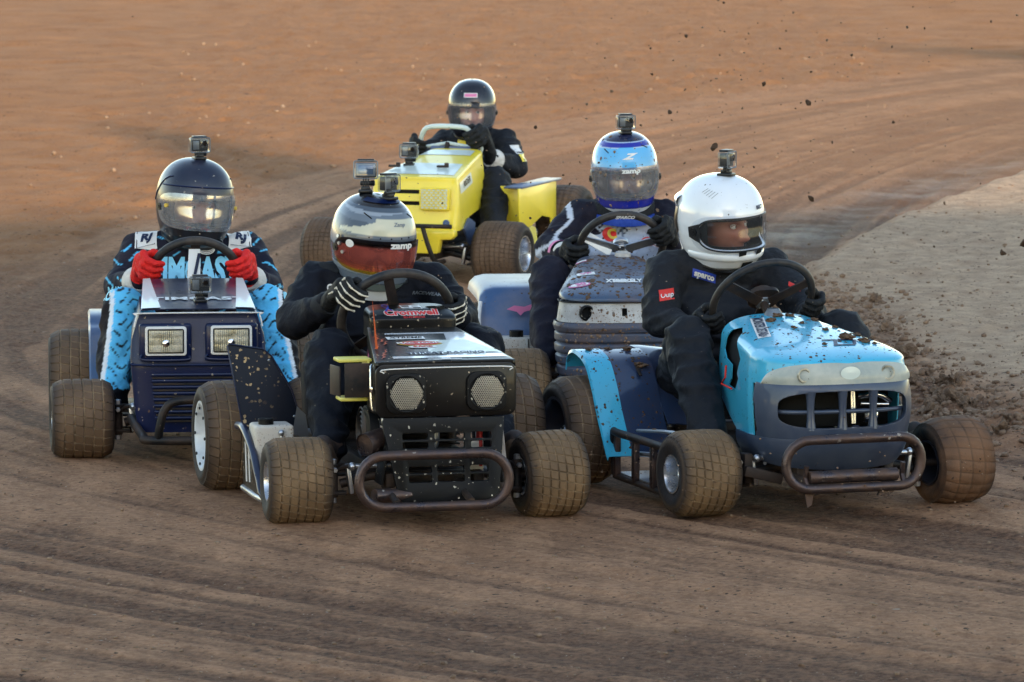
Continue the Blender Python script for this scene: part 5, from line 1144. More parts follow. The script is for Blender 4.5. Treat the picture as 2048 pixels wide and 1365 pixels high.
class Helmet:
    def __init__(s, drv, c, yaw, pitch, roll, mat, paint, scale=(1, 1, 1), port=(74, -.076, .028), visor='clear', visor_paint=None, collar=None, az_v=86, vz=(-.090, .044), liner=True, label=None):
        s.d = drv; s.B = Matrix.Translation(c) @ Matrix.Rotation(R(yaw), 4, 'Z') @ Matrix.Rotation(R(pitch), 4, 'X') @ Matrix.Rotation(R(roll), 4, 'Y') @ Matrix.Diagonal((*scale, 1))
        am, zl, zh = port; zm = (zl + zh) / 2; s.port = port
        def zrow(az, v):
            # rows: bottom -> port low -> port high -> top
            q = min(1, abs(az if abs(az) <= 180 else 360 - abs(az)) / am); hh = max(.03, (1 - q ** 5)) ** .5 if q < 1 else .03
            lo, hi = zm + (zl - zm) * hh, zm + (zh - zm) * hh
            zb_ = -.165 + .052 * (1 - cos(R(az))) / 2
            if v < .4: t = v / .4; return zb_ + (lo - zb_) * t
            if v < .55: return lo + (hi - lo) * (v - .4) / .15
            t = (v - .55) / .45; return hi + (.165 - hi) * sin(t * PI / 2)
        NU, NV = 192, 100; vs = [i / (NV - 1) for i in range(NV)]
        V, C = [], []
        for j in range(NV):
            for i in range(NU): az = -180 + 360 * i / NU; z = zrow(az, vs[j]); V.append(hpt(az, min(z, .1649))); C.append(paint(az, z) if paint else (1, 1, 1))
        F = []
        for j in range(NV - 1):
            for i in range(NU):
                az = -180 + 360 * (i + .5) / NU; vm = (vs[j] + vs[j + 1]) / 2
                if abs(az) < am and .4 < vm < .55: continue
                F.append((j * NU + i, j * NU + (i + 1) % NU, (j + 1) * NU + (i + 1) % NU, (j + 1) * NU + i))
        s.o = drv.fr.add('helmet', xf((V, F), s.B), mat, cols=C, solid=.009, auto=70, label=label)
        if liner:
            Lq = []; V2 = [hpt(-180 + 360 * i / 64, min(.1649, zrow(-180 + 360 * i / 64, v)), .91) for v in [q / 39 for q in range(40)] for i in range(64)]
            F2 = [(j * 64 + i, j * 64 + (i + 1) % 64, (j + 1) * 64 + (i + 1) % 64, (j + 1) * 64 + i) for j in range(39) for i in range(64) if not (abs(-180 + 360 * (i + .5) / 64) < am - 14 and .4 < (j + .5) / 39 < .55)]
            drv.fr.add('lining', xf((V2, F2), s.B), M['liner'], parent=s.o)
        # rubber edge round the eye port
        ed = []
        for i in range(60): az = -am + 2 * am * i / 59; ed.append(hpt(az, zrow(az, .4), 1, .0015))
        for i in range(60): az = am - 2 * am * i / 59; ed.append(hpt(az, zrow(az, .55), 1, .0015))
        drv.fr.add('port_edge', xf(tube(ed, .0032, 6, True), s.B), M['cam_body'], parent=s.o)
        drv.fr.add('bottom_edge', xf(tube([hpt(-180 + 360 * i / 60, -.164 + .052 * (1 - cos(R(-180 + 360 * i / 60))) / 2, 1, -.002) for i in range(60)], .006, 8, True), s.B), M['cam_body'], parent=s.o)
        # visor: one curved shield
        def vf(u, v):
            az = -az_v + 2 * az_v * u; q = abs(az) / az_v; zz0, zz1 = vz; m_ = (zz0 + zz1) / 2 - .004; hh = (1 - q ** 4.5) ** .5 if q < 1 else 0
            hh = max(hh, .02); z = m_ + ((zz0 + (zz1 - zz0) * v) - m_) * hh; return hpt(az, z, 1, .006)
        gV = surf(72, 18, vf); cv = None
        if visor_paint: cv = [visor_paint(-1 + 2 * (i % 72) / 71, (i // 72) / 17) for i in range(72 * 18)]
        s.visor = drv.fr.add('visor', xf(gV, s.B), M[visor], parent=s.o, cols=cv)
        s.vf = vf
        for az in (-az_v + 8, az_v - 8):
            p = Vector(hpt(az, -.02, 1, .007)); q = Vector(hpt(az, -.02, 1, .014)); drv.fr.add('visor_pivot', xf(join(tube([p, p.lerp(q, .6)], .014, 18), tube([p, q], .006, 12)), s.B), M['cam_body'] if True else None, parent=s.o)
    def add(s, name, g, mat, **k): return s.d.fr.add(name, xf(g, s.B), M[mat] if isinstance(mat, str) else mat, parent=s.o, **k)
    def print_(s, g, mat, az0, z0, off=.002, name='lettering', tilt=0., visor=False):
        V = []
        for x, y, _ in g[0]:
            a, b = x * cos(R(tilt)) - y * sin(R(tilt)), x * sin(R(tilt)) + y * cos(R(tilt)); z = z0 + b; w, f, bb = hprof(z); rad = max(.03, (w + (f if abs(az0) < 90 else bb)) / 2)
            V.append(hpt(az0 + math.degrees(a / rad), z, 1, off + (.006 if visor else 0)))
        return s.d.fr.add(name, xf((V, g[1]), s.B), M[mat], parent=s.visor if False else s.o, smooth=False)
    def face(s, look=0., skinc='b07860', nose=1.):
        N_ = 90; V, C = [], []
        gs = lambda x, z, cx, cz, sx, sz: math.exp(-((x - cx) / sx) ** 2 - ((z - cz) / sz) ** 2)
        sk, lip, brow, stub = np.array(lin(skinc)), np.array(lin('8d4a40')), np.array(lin('2a1d16')), np.array(lin('7d5a4a'))
        for j in range(N_):
            el = -PI / 2 + PI * j / (N_ - 1)
            for i in range(N_):
                a = -PI + 2 * PI * i / N_; x, y, z = .074 * cos(el) * sin(a), -.098 * cos(el) * cos(a), .118 * sin(el) - .012
                if y < 0:
                    k = min(1, -y / .05); jaw = max(0, -z - .03); x *= 1 - 2.2 * jaw
                    d = .026 * nose * gs(x, z, 0, -.038, .0125, .016) + .012 * nose * gs(x, z, 0, -.010, .009, .025) + .007 * gs(x, z, -.013, -.043, .008, .008) + .007 * gs(x, z, .013, -.043, .008, .008)
                    d += .010 * (gs(x, z, -.03, .027, .022, .008) + gs(x, z, .03, .027, .022, .008)) - .013 * (gs(x, z, -.031, .008, .016, .010) + gs(x, z, .031, .008, .016, .010))
                    d += .007 * (gs(x, z, -.042, -.02, .018, .018) + gs(x, z, .042, -.02, .018, .018)) + .008 * gs(x, z, 0, -.068, .022, .007) + .007 * gs(x, z, 0, -.079, .018, .006) - .004 * gs(x, z, 0, -.0735, .024, .003) + .012 * gs(x, z, 0, -.105, .022, .014)
                    d += .0035 * (gs(x, z, -.031, .0165, .017, .003) + gs(x, z, .031, .0165, .017, .003)) - .003 * (gs(x, z, -.024, -.045, .006, .02) + gs(x, z, .024, -.045, .006, .02))
                    y -= d * k
                V.append((x, y, z)); c = sk.copy()
                if y < 0:
                    b = gs(x, z, -.031, .030, .021, .0045) + gs(x, z, .031, .030, .021, .0045); c = c + (brow - c) * min(.85, b * 1.1)
                    l = gs(x, z, 0, -.073, .022, .008); c = c + (lip - c) * min(.8, l)
                    if z < -.05: c = c + (stub - c) * .45 * min(1, (-.05 - z) / .02)
                    e = gs(x, z, -.031, .008, .018, .010) + gs(x, z, .031, .008, .018, .010); c = c * (1 - .25 * min(1, e)); c = c + (np.array(lin('b0604e')) - c) * .4 * min(1, gs(x, z, 0, -.04, .016, .014) + .6 * gs(x, z, -.04, -.02, .016, .016) + .6 * gs(x, z, .04, -.02, .016, .016))
                C.append(c)
        F = [(j * N_ + i, j * N_ + (i + 1) % N_, (j + 1) * N_ + (i + 1) % N_, (j + 1) * N_ + i) for j in range(N_ - 1) for i in range(N_)]
        T = Matrix.Translation((0, -.006, -.018)) @ Matrix.Rotation(R(look), 4, 'Z')
        h = s.d.fr.add('head', xf(xf((V, F), T), s.B), M['skin'], cols=C, auto=180)
        for sx in (-1, 1):
            e = sphere((0, 0, 0), .0118, 24); cols = []
            for p in e[0]:
                q = math.hypot(p[0] - .0035, p[2]); cols.append(lin('0a0808') if (q < .0025 and p[1] < 0) else lin('3b4a3c') if (q < .0056 and p[1] < 0) else lin('c9c0b8'))
            s.d.fr.add('eye', xf(xf(mv(e, sx * .031, -.0775, .008), T), s.B), M['eye'], parent=h, cols=cols, auto=180)
            g = surf(16, 5, lambda u, v: (sx * .031 + (u - .5) * .030, -.0885 + .010 * (2 * u - 1) ** 2 - .002 * v, .0135 - .006 * (2 * u - 1) ** 2 + .0035 * v)); s.d.fr.add('eyelid', xf(xf(g, T), s.B), M['skin'], parent=h, cols=[lin('8d5f4c')] * len(g[0]), auto=180)
        return h
    def cam_at(s, az, z, off=0.): return s.B @ Vector(hpt(az, z, 1, off))
def collar(drv, c, rx, ry, h, mat, tilt=0, name='neck_collar', thick=.022):
    pts = [(c[0] + rx * cos(t), c[1] + ry * sin(t), c[2] + tilt * sin(t)) for t in [2 * PI * i / 40 for i in range(40)]]
    prof = [(0, -h / 2), (thick, -h / 2 * .8), (thick * 1.1, 0), (thick, h / 2 * .8), (0, h / 2), (-.006, 0)]
    V = []
    for i, p in enumerate(pts):
        t = 2 * PI * i / 40
        for a, b in prof: V.append((p[0] + a * cos(t), p[1] + a * sin(t), p[2] + b))
    F = [(i * 6 + k, ((i + 1) % 40) * 6 + k, ((i + 1) % 40) * 6 + (k + 1) % 6, i * 6 + (k + 1) % 6) for i in range(40) for k in range(6)]
    return drv.fr.add(name, (V, F), M[mat] if isinstance(mat, str) else mat)

M['suit_black'] = mk('black_racing_suit', lin('0c1019'), .75, dust=('2c2a2c', .2, 5), speck=('a8927c', 70, .28, .05), fold=(.5, 16), vary=.25, spec=.35)
M['suit_black2'] = mk('black_cotton_suit', lin('0a0e18'), .75, dust=('242530', .25, 5), speck=('b7a68e', 60, .25, .06), fold=(.5, 14), vary=.25, spec=.2)
M['suit_paint'] = mk('printed_racing_suit', (0, 0, 0), .8, attr=True, dust=(MUD, .12, 6), speck=('4e3b2e', 60, .32, .10), fold=(.5, 15), vary=.12, spec=.25)
M['glove_black'] = mk('black_gloves', lin('0e1116'), .75, speck=(PALE, 90, .3, .08), fold=(.4, 40), vary=.2)
M['glove_red'] = mk('red_dusty_gloves', lin('e0180e'), .7, dust=('5d3040', .3, 26), fold=(.5, 45), vary=.15)
M['cuff_white'] = mk('white_cuff', lin('d2d0cb'), .7, dust=(MUD, .4, 20), fold=(.4, 40)); M['cuff_black'] = mk('black_cuff', lin('12151b'), .8)
M['shoe'] = mk('driving_shoe', lin('22242a'), .7, dust=(MUD, .6, 14)); M['shoe_blue'] = mk('blue_shoe', lin('24407a'), .7, dust=(MUD, .4, 14)); M['sole'] = mk('muddy_sole', lin('5d5248'), .85, dust=(MUD, .7, 12), vary=.3)
M['collar_black'] = mk('black_collar_foam', lin('14171d'), .85, fold=(.4, 25)); M['collar_blue'] = mk('blue_collar', lin('1c3f9a'), .7, speck=('4e3b2e', 60, .34, .2), fold=(.4, 25))
def helm_mat(name, rough=.14, dust=.12, speck=('c8bca8', 85, .28, .10), speck2=None, metal=0.): return mk(name, (0, 0, 0), rough, metal, .35, attr=True, dust=(PALE, dust, 7), speck=speck, speck2=speck2, vary=.03)
def wheel_frame(c, tilt, ang, rad):
    c = V3(c); U = V3((1, 0, 0)); Vv = V3((0, -sin(R(tilt)), cos(R(tilt)))); N = U.cross(Vv); a = R(ang)
    o = U * cos(a) + Vv * sin(a); t = U * -sin(a) + Vv * cos(a); return c + o * rad, t, o, N

# ---- driver of the black mower
J = dict(neck=(.05, 1.0, .77), shL=(-.175, 1.03, .71), shR=(.245, 1.03, .70), elL=(-.285, .86, .59), elR=(.315, .83, .58), wrL=(-.205, .665, .665), wrR=(.255, .66, .61), hipL=(-.07, 1.06, .24), hipR=(.13, 1.06, .24), knL=(-.225, .52, .515), knR=(.30, .52, .52), anL=(-.285, .20, .235), anR=(.29, .20, .235))
D = Driver(PK, 'person in skeleton-print gloves and a grey and cream helmet with red mirrored visor', M['suit_black2'], J, seed=1, bulk=1.08)
K_D = D
g, t, o, N = wheel_frame((.015, .55, .63), 32, 148, .19); D.glove('L', g, t * -1, o, N, 'glove_black', 'cuff_black', 1.12, bones=True)
g, t, o, N = wheel_frame((.015, .55, .63), 32, 8, .19); D.glove('R', g, t, o, N, 'glove_black', 'cuff_black', 1.1, bones=True)
D.shoe('L', (-.33, .10, .25), 'shoe', 'sole'); D.shoe('R', (.33, .10, .25), 'shoe', 'sole')
gr1, gr2, cream, blk, slv = (np.array(lin(h)) for h in ('465260', '626e7c', 'c6c3ac', '0d1118', '8e98a4'))
def paintK(az, z):
    a = abs(az)
    if z > .138: return blk
    if z > .126: return gr1
    if z > .118 + .006 * sin(R(az * 2)): return slv
    if a < 78 and .040 < z < .106 - .00045 * max(0, a - 35) - (.03 if az < -20 and z > .094 + .001 * (az + 20) else 0): return cream if z > .048 else gr2
    if a < 110 and z > .09: return gr2
    if 80 < a < 150 and -.01 < z < .06 and (z - .02) < (a - 80) * .0012: return slv
    if z < -.125: return np.array(lin('8a9a98')) if a < 120 and (a * .0006 - .16) < z else blk
    if z < -.075: return gr2 if (z < -.092) else slv * .9
    return gr1
HK = Helmet(D, (.025, .985, .862), 8, 9, 3, helm_mat('grey_cream_helmet', .2, .08), paintK, (1.0, 1.0, 1.0), visor='iridium', port=(72, -.074, .018), vz=(-.086, .032), visor_paint=lambda u, v: lin('1b1416') if v > .80 else (np.array(lin('cc6a62')) * (.45 + .55 * v) + np.array(lin('e06a20')) * max(0, .30 - v) * 2.4) if v > .06 else np.array(lin('c9a020')))
HK.face(10, nose=1)
HK.print_(text_g('zamp', .030, .05, 0, 1.0, xs=1.25), 'white', 16, .018, .002, visor=True)
HK.print_(text_g('Zamp', .018, .02, .3), 'cam_grey', 14, .088, .0015)
for az, z in ((-26, .042), (-12, .0405), (2, .0405), (16, .042), (28, .044)): HK.add('vent_hole', tube([hpt(az, z, 1, -.002), hpt(az, z, 1, .0015)], .0028, 10), 'hole_dark')
for a0, z0, a1, z1 in ((-40, .118, -26, .104), (38, .118, 48, .104)): HK.add('tear_slot', tube([hpt(a0, z0, 1, .001), hpt(a1, z1, 1, .001)], .0022, 6), 'hole_dark')
for az, z in ((-72, .022), (-68, .0), (-60, -.026)): HK.add('visor_screw', tube([hpt(az, z, 1, .006), hpt(az, z, 1, .013)], .0065, 14), 'silver')
HK.print_(patch_g(.034, .026, 'oval'), 'white', -50, .010, .002, 'sticker', visor=True)
HK.add('top_vent', surf(14, 8, lambda u, v: hpt(-60 + 120 * u, .149 + .010 * v, 1, .003)), 'navy')
D.fr.add('chin_skirt', xf(surf(24, 6, lambda u, v: hpt(-50 + 100 * u, -.160 - .0 * v, 1 - .10 * v, .0)[:2] + (-.160 - .035 * v,)), HK.B), M['white'])
collar(D, (.045, 1.0, .745), .085, .085, .07, 'collar_black', .01)
D.decal(text_g('RACEWEAR', .016, .04, .3), 'cam_grey', (.20, .8, .675)); D.decal(text_g('OMP', .03, .05, .2), 'white', (-.12, .8, .70)); D.decal(patch_g(.05, .02), 'white', (.29, .8, .66), name='patch')
D.fr.add('shoulder_strap', join(tube([(-.20, 1.07, .765), (-.15, 1.0, .775), (-.10, .97, .762)], .018, 10, smooth=5, sq=.35)), M['collar_black'])

# ---- driver of the cyan mower: three-quarter white helmet, face in view
J = dict(neck=(.055, 1.01, .80), shL=(-.175, 1.05, .73), shR=(.215, 1.02, .73), elL=(-.265, .88, .58), elR=(.27, .80, .60), wrL=(-.215, .68, .555), wrR=(.205, .64, .60), hipL=(-.10, 1.08, .24), hipR=(.10, 1.08, .24), knL=(-.285, .56, .535), knR=(.285, .54, .545), anL=(-.34, .23, .22), anR=(.34, .20, .22))
D = Driver(PB, 'person in a plain black suit and glossy white helmet, face visible', M['suit_black'], J, seed=4, bulk=1.06)
B_D = D
c_, tl, rd = (-.02, .53, .668), 38, .180
g, t, o, N = wheel_frame(c_, tl, 205, rd); D.glove('L', g, t * -1, o, N, 'glove_black', 'cuff_black', 1.12)
g, t, o, N = wheel_frame(c_, tl, -8, rd); D.glove('R', g, t, o, N, 'glove_black', 'cuff_black', 1.12)
D.shoe('L', (-.40, .13, .245), 'shoe', 'sole'); D.shoe('R', (.38, .12, .24), 'shoe', 'sole')
HB = Helmet(D, (.014, 1.0, .915), 15, 5, -5, M['white_clean'], None, (1.0, 1.0, 1.0), port=(72, -.084, .032), visor='clear_dark', az_v=84, vz=(-.098, .044))
HB.face(14, '96604c', 1.1)
[HB.add('visor_base', surf(14, 10, lambda u, v: hpt(s_ * (66 + 22 * u), -.060 + .072 * v * (1 - .5 * u) + .018 * u, 1, .0035)), 'cam_body') for s_ in (-1, 1)]
[HB.add('rear_vent', surf(10, 8, lambda u, v: hpt(s_ * (118 + 12 * u), -.03 + .09 * v - .03 * u, 1, .002 + .003 * sin(PI * v))), 'cam_body') for s_ in (-1, 1)]
HB.add('rear_spoiler', surf(30, 8, lambda u, v: hpt(120 + 120 * u if 120 + 120 * u < 180 else 120 + 120 * u - 360, .05 + .045 * v, 1, .012 * sin(PI * v))), 'white_clean')
HB.add('chin_ridge', surf(50, 8, lambda u, v: hpt(-100 + 200 * u, -.125 + .030 * v, 1, .006 * sin(PI * v) ** .7)), 'white_clean', solid=.002)
HB.add('chin_vent', join(*[surf(6, 5, lambda u, v: hpt(a0 + 9 * u, -.102 + .016 * v + .004 * u, 1, .0085)) for a0 in (-16, 7)]), 'hole_dark'); HB.add('chin_gap', surf(10, 5, lambda u, v: hpt(-8 + 16 * u, -.150 + .022 * v, 1, .003)), 'hole_dark')
HB.print_(text_g('BILT', .017, .05, .1, xs=1.2), 'navyprint', 22, .060, .0025); HB.print_(text_g('PINLOCK', .008, .0), 'cam_grey', -48, -.03, .001, visor=True)
for k in range(5): HB.add('top_scratch', tube([hpt(-70 + 5 * k, .118 - .004 * k, 1, .001), hpt(-60 + 5 * k, .132 - .003 * k, 1, .001)], .0008, 5), 'cam_grey')
collar(D, (.05, 1.01, .775), .094, .094, .075, 'collar_black', .012)
# name strip on the collar
def on_collar(g, mat, c, rx, ry, a0, z0, off, slope=0.):
    V = [(c[0] + (rx + off) * cos(R(a0) + p[0] / rx), c[1] + (ry + off) * sin(R(a0) + p[0] / ry), z0 + p[1] + slope * p[0]) for p in g[0]]; return D.fr.add('collar_patch' if mat in ('blueprint',) else 'lettering', (V, g[1]), M[mat], smooth=False)
bc = bvh_of(D.fr.root, D.fr.root.children[-1])
for g_, m_, o_ in ((patch_g(.088, .030), 'blueprint', .003), (text_g('sparco', .028, .05, 0, 1), 'white', .006)):
    D.fr.add('collar_patch' if m_ == 'blueprint' else 'lettering', project(g_, bc, (-.098, .80, .742), (1, -.25, -.30), (.1, .12, 1), o_, frame=D.fr), M[m_], smooth=False)
D.decal(patch_g(.056, .036), 'redlabel', (-.262, .8, .665), U=(1, -.3, .1), name='patch'); D.decal(text_g('Quip', .024, .015, .1), 'white', (-.262, .8, .665), U=(1, -.3, .1), off=.0055)
D.decal(patch_g(.03, .018), 'redlabel', (.15, .7, .66), name='patch')
D.fr.add('wheel_label', box(.095, .515, .715, .05, .004, .02, .002, rx=-38, ry=25), M['redlabel'])

# ---- driver of the navy mower
J = dict(neck=(.01, 1.0, .745), shL=(-.205, 1.02, .675), shR=(.205, 1.02, .675), elL=(-.285, .84, .545), elR=(.28, .84, .545), wrL=(-.215, .64, .595), wrR=(.205, .64, .595), hipL=(-.10, 1.06, .22), hipR=(.10, 1.06, .22), knL=(-.275, .50, .50), knR=(.268, .50, .505), anL=(-.325, .20, .20), anR=(.32, .20, .22))
navyc, cy, wh, bk = (np.array(lin(h)) for h in ('0c1226', '5cc0ee', 'dde2e8', '090c14'))
def paintL(c, J):
    out = np.tile(navyc, (len(c), 1)); x, y, z = c.T
    for k, sg in (('L', -1), ('R', 1)):
        kn, an, hp = (np.array(J[q + k]) for q in ('kn', 'an', 'hip'))
        leg = (y < .80) & (np.sign(x) == sg) & (z < .64) & ((y < .60) | (z < .60)) & ~((y > .58) & (np.abs(x) > .19) & (z > .53))
        t = np.clip((kn[2] - z) / (kn[2] - an[2]), 0, 1); cx = kn[0] + (an[0] - kn[0]) * t
        rel = (x - cx) * sg
        col = np.where((rel > .052)[:, None], bk, np.where((rel > .036)[:, None], wh, cy))
        dash = (np.abs(((z * 26 + .6 * np.sin(x * 60)) % 1) - .5) < .10) & (np.abs(((x * 17 + np.floor(z * 26 + .6 * np.sin(x * 60)) * .43) % 1) - .5) < .34) & (rel < .03)
        col = np.where(dash[:, None], bk, col); col = np.where((z < .235)[:, None], bk, col)
        out[leg] = col[leg]
    tor = (y > .60) & (z > .42)
    d = (np.abs(((z * 22 + .5 * np.sin(x * 40)) % 1) - .5) < .07) & (np.abs(((x * 12 + np.floor(z * 22) * .37) % 1) - .5) < .24)
    out[tor & d] = cy
    return out
D = Driver(PL, 'person in a navy and sky blue patterned suit with bright red gloves', M['suit_paint'], J, seed=7, bulk=1.02, paint=paintL, folds=(.012, 13.))
L_D = D
c_, tl, rd = (-.005, .55, .615), 30, .165
g, t, o, N = wheel_frame(c_, tl, 163, rd); D.glove('L', g, t * -1, o, N, 'glove_red', 'cuff_white', 1.2, cuff_r=.05)
g, t, o, N = wheel_frame(c_, tl, 17, rd); D.glove('R', g, t, o, N, 'glove_red', 'cuff_white', 1.2, cuff_r=.05)
D.shoe('L', (-.37, .13, .225), 'shoe', 'cam_body'); D.shoe('R', (.36, .12, .24), 'shoe', 'cam_body')
def paintL_h(az, z):
    base = np.array(lin('0c1730'))
    return np.array(lin('10151f')) if z < -.09 else base
HL = Helmet(D, (.008, .985, .866), 15, 4, 4, helm_mat('matte_dark_blue_helmet', .34, .05, ('cfc4b2', 70, .34, .16)), paintL_h, (1.0, 1.0, 1.02), visor='clear_shine')
HL.face(0)
HL.add('brow_crease', tube([hpt(-80 + 160 * i / 20, .062 + .01 * cos(R((-80 + 160 * i / 20))), 1, .001) for i in range(21)], .003, 6), 'navy'); [HL.add('side_crease', tube([hpt(s_ * (60 + 6 * i), .10 - .004 * i * i * .4, 1, .001) for i in range(9)], .003, 6), 'navy') for s_ in (-1, 1)]
for k in range(3): HL.add('chin_mark', tube([hpt(-14 + 1.5 * k, -.112 - .012 * k, 1, .002), hpt(2 + 1.5 * k, -.115 - .012 * k, 1, .002)], .0022, 6), 'white')
HL.add('chin_vent', mv(lathe([(.020, .0), (.017, -.007), (.012, -.003), (.001, -.002)], 24, 'Y'), .06, -.150, -.135), 'cam_body')
for az in (-58, 58): HL.add('visor_screw', tube([hpt(az, -.008, 1, .006), hpt(az, -.008, 1, .014)], .0075, 14), 'gold')
collar(D, (.01, 1.0, .725), .088, .088, .06, 'collar_black', .01)
def shoulder_patch(x, sg):
    g = surf(10, 10, lambda u, v: ((u - .5) * .085, (v - .5) * .10 + .02 * (u - .5) * sg, 0)); D.decal(g, 'white', (x, .955, .74), (1, 0, -.45 * sg), (0, .55, .7), name='shoulder_patch', off=.004)
    D.decal(mv(text_g('RJ', .05, .05, .2)), 'navyprint', (x, .955, .74), (1, 0, -.45 * sg), (0, .55, .7), off=.007)
    fr_p = [(.034, -.042), (.034, .042), (-.034, .042), (-.034, -.042)]; D.decal(tube([(p[0] * 1.02, p[1], 0) for p in fr_p], .0022, 5, True), 'blackprint', (x, .955, .74), (1, 0, -.45 * sg), (0, .55, .7), 'patch_edge', .006)
shoulder_patch(-.185, -1); shoulder_patch(.185, 1)
D.decal(text_g('TIMCAST', .135, .05, .05, 1.0, xs=.62), 'cyanprint', (.0, .75, .60), off=.008)
D.decal(text_g('MAY.C', .05, .04, .2, 1, xs=.9), 'cyanprint', (-.29, .72, .545), (1, -.4, .15), off=.005); D.decal(text_g('MAY.C', .05, .04, .2, 1, xs=.9), 'cyanprint', (.29, .72, .545), (1, .4, -.15), off=.005)
for k in range(3): D.fr.add('collar_stripe', tube([(.05 + .03 * cos(t), .905 - .002 * k, .70 - .018 * sin(t) - .006 * k) for t in [PI * i / 10 for i in range(11)]], .0022, 6), M['white'])

# ---- driver of the grey-blue mower
J = dict(neck=(.115, 1.0, .79), shL=(-.065, 1.03, .715), shR=(.285, 1.03, .715), elL=(-.205, .86, .60), elR=(.32, .84, .60), wrL=(-.155, .665, .600), wrR=(.262, .66, .635), hipL=(-.04, 1.06, .22), hipR=(.18, 1.06, .22), knL=(-.235, .52, .52), knR=(.30, .52, .52), anL=(-.275, .22, .255), anR=(.29, .2, .22))
def paintM(c, J):
    out = np.tile(np.array(lin('0d1224')), (len(c), 1)); x, y, z = c.T
    chest = (y < .96) & (z > .50) & (z < .70 - .00 * x) & (x > -.04) & (x < .25) & (y > .72); out[chest] = np.array(lin('b9c1cf'))
    chk = chest & (z > .655) & (((np.floor(x * 80) + np.floor(z * 80)) % 2) == 0) & ((x < .03) | ((x > .08) & (x < .12))); out[chk] = np.array(lin('10131a'))
    line = (x > .095) & (x < .101) & chest; out[line] = np.array(lin('5d6a80'))
    sl, el, wr = (np.array(J[q + 'L']) for q in ('sh', 'el', 'wr'))
    arm = (x < -.06) & (z > .55) & (y > .66)
    seg = arm & (np.abs((x - (sl[0] + (el[0] - sl[0]) * np.clip((sl[2] - z) / (sl[2] - el[2]), 0, 1))) + .048) < .010) ; out[seg] = np.array(lin('c5c9d2'))
    seg = arm & (z < .60) & (np.abs(y - .76) < .05) & (np.sin(x * 90 + y * 60) > .2); out[seg] = np.array(lin('c5c9d2'))
    leg = (y < .72) & (x < -.27) & (np.abs(y - .55) < .02) & (z < .5); out[leg] = np.array(lin('c5c9d2'))
    return out
D = Driver(PM, 'person in a navy suit with a pale grey chest panel, mud-spattered blue and white helmet', M['suit_paint'], J, seed=11, bulk=1.04, paint=paintM)
M_D = D
c_, tl, rd = (.05, .54, .635), 34, .165
g, t, o, N = wheel_frame(c_, tl, 186, rd); D.glove('L', g, t * -1, o, N, 'glove_black', 'cuff_white', 1.2, cuff_r=.042)
g, t, o, N = wheel_frame(c_, tl, 28, rd); D.glove('R', g, t, o, N, 'glove_black', 'cuff_white', 1.2, cuff_r=.042)
D.shoe('L', (-.33, .13, .225), 'shoe_blue', 'sole'); D.shoe('R', (.34, .12, .23), 'shoe_blue', 'sole')
royal, skyb, whb, dkb = (np.array(lin(h)) for h in ('1d2a9c', '5fb4e8', 'b9cfe8', '101a3c'))
def paintM_h(az, z):
    a = abs(az)
    if z > .140: return dkb
    if z > .137: return whb
    if z > .120: return royal
    if a < 74 and z > .040 and z < .112 + .0004 * (70 - a) * .3: return skyb
    if z > .034: return whb * .9 if (sin(az * .2 + z * 60) > .2 or z > .115) else skyb * .55
    if z < -.128 and a < 60: return np.array(lin('d5dbe2')) if (z > -.155 or a > 20) else royal
    if z < -.085: return royal if a < 80 else dkb
    if a > 60 and z > -.05: return whb * .9 if sin(z * 95 + az * .16) > .1 else skyb * .55
    return royal * .8
HM = Helmet(D, (.112, .99, .905), -2, 7, -2, helm_mat('blue_helmet', .14, .12, ('5b4536', 60, .36, .22), ('3a2b22', 28, .30, .12)), paintM_h, (.94, .94, .99), visor='clear_white')
HM.face(0)
HM.print_(text_g('zamp', .026, .05, 0, 1.0, xs=1.3), 'white', 6, .030, .002, visor=True); HM.print_(text_g('Z', .03, .05, .5, xs=1.8), 'white', 2, .086, .002)
for a0, z0, a1, z1 in ((-44, .112, -32, .100), (34, .124, 46, .112)): HM.add('tear_slot', tube([hpt(a0, z0, 1, .001), hpt(a1, z1, 1, .001)], .0022, 6), 'hole_dark')
for az, z in ((-26, .052), (-10, .050), (24, .052)): HM.add('vent_hole', tube([hpt(az, z, 1, -.002), hpt(az, z, 1, .0015)], .0028, 10), 'hole_dark')
for az, z in ((-66, .018), (-60, -.028)): HM.add('visor_screw', tube([hpt(az, z, 1, .006), hpt(az, z, 1, .013)], .0065, 14), 'silver')
collar(D, (.112, 1.0, .765), .100, .098, .05, 'collar_black', .02); collar(D, (.112, 1.0, .725), .104, .10, .04, 'collar_blue', .02, 'neck_collar')
D.decal(patch_g(.055, .055, 'oval'), 'redlabel', (.045, .7, .655), name='sticker'); D.decal(text_g('C', .05, .06), 'gold', (.055, .7, .655), off=.006); D.decal(patch_g(.06, .035, 'oval'), 'redlabel', (.20, .7, .625), name='sticker', off=.003); D.decal(patch_g(.05, .026, 'oval'), 'white', (.20, .7, .625), name='sticker', off=.005)
for k_, x_ in (('L', -1), ('R', 1)):
    wr, el = V3(J['wr' + k_]), V3(J['el' + k_]); d = (el - wr).normalized(); D.fr.add('wrist_label', tube([wr + d * .062, wr + d * .088], .049, 22, cap=False), M['pink'])

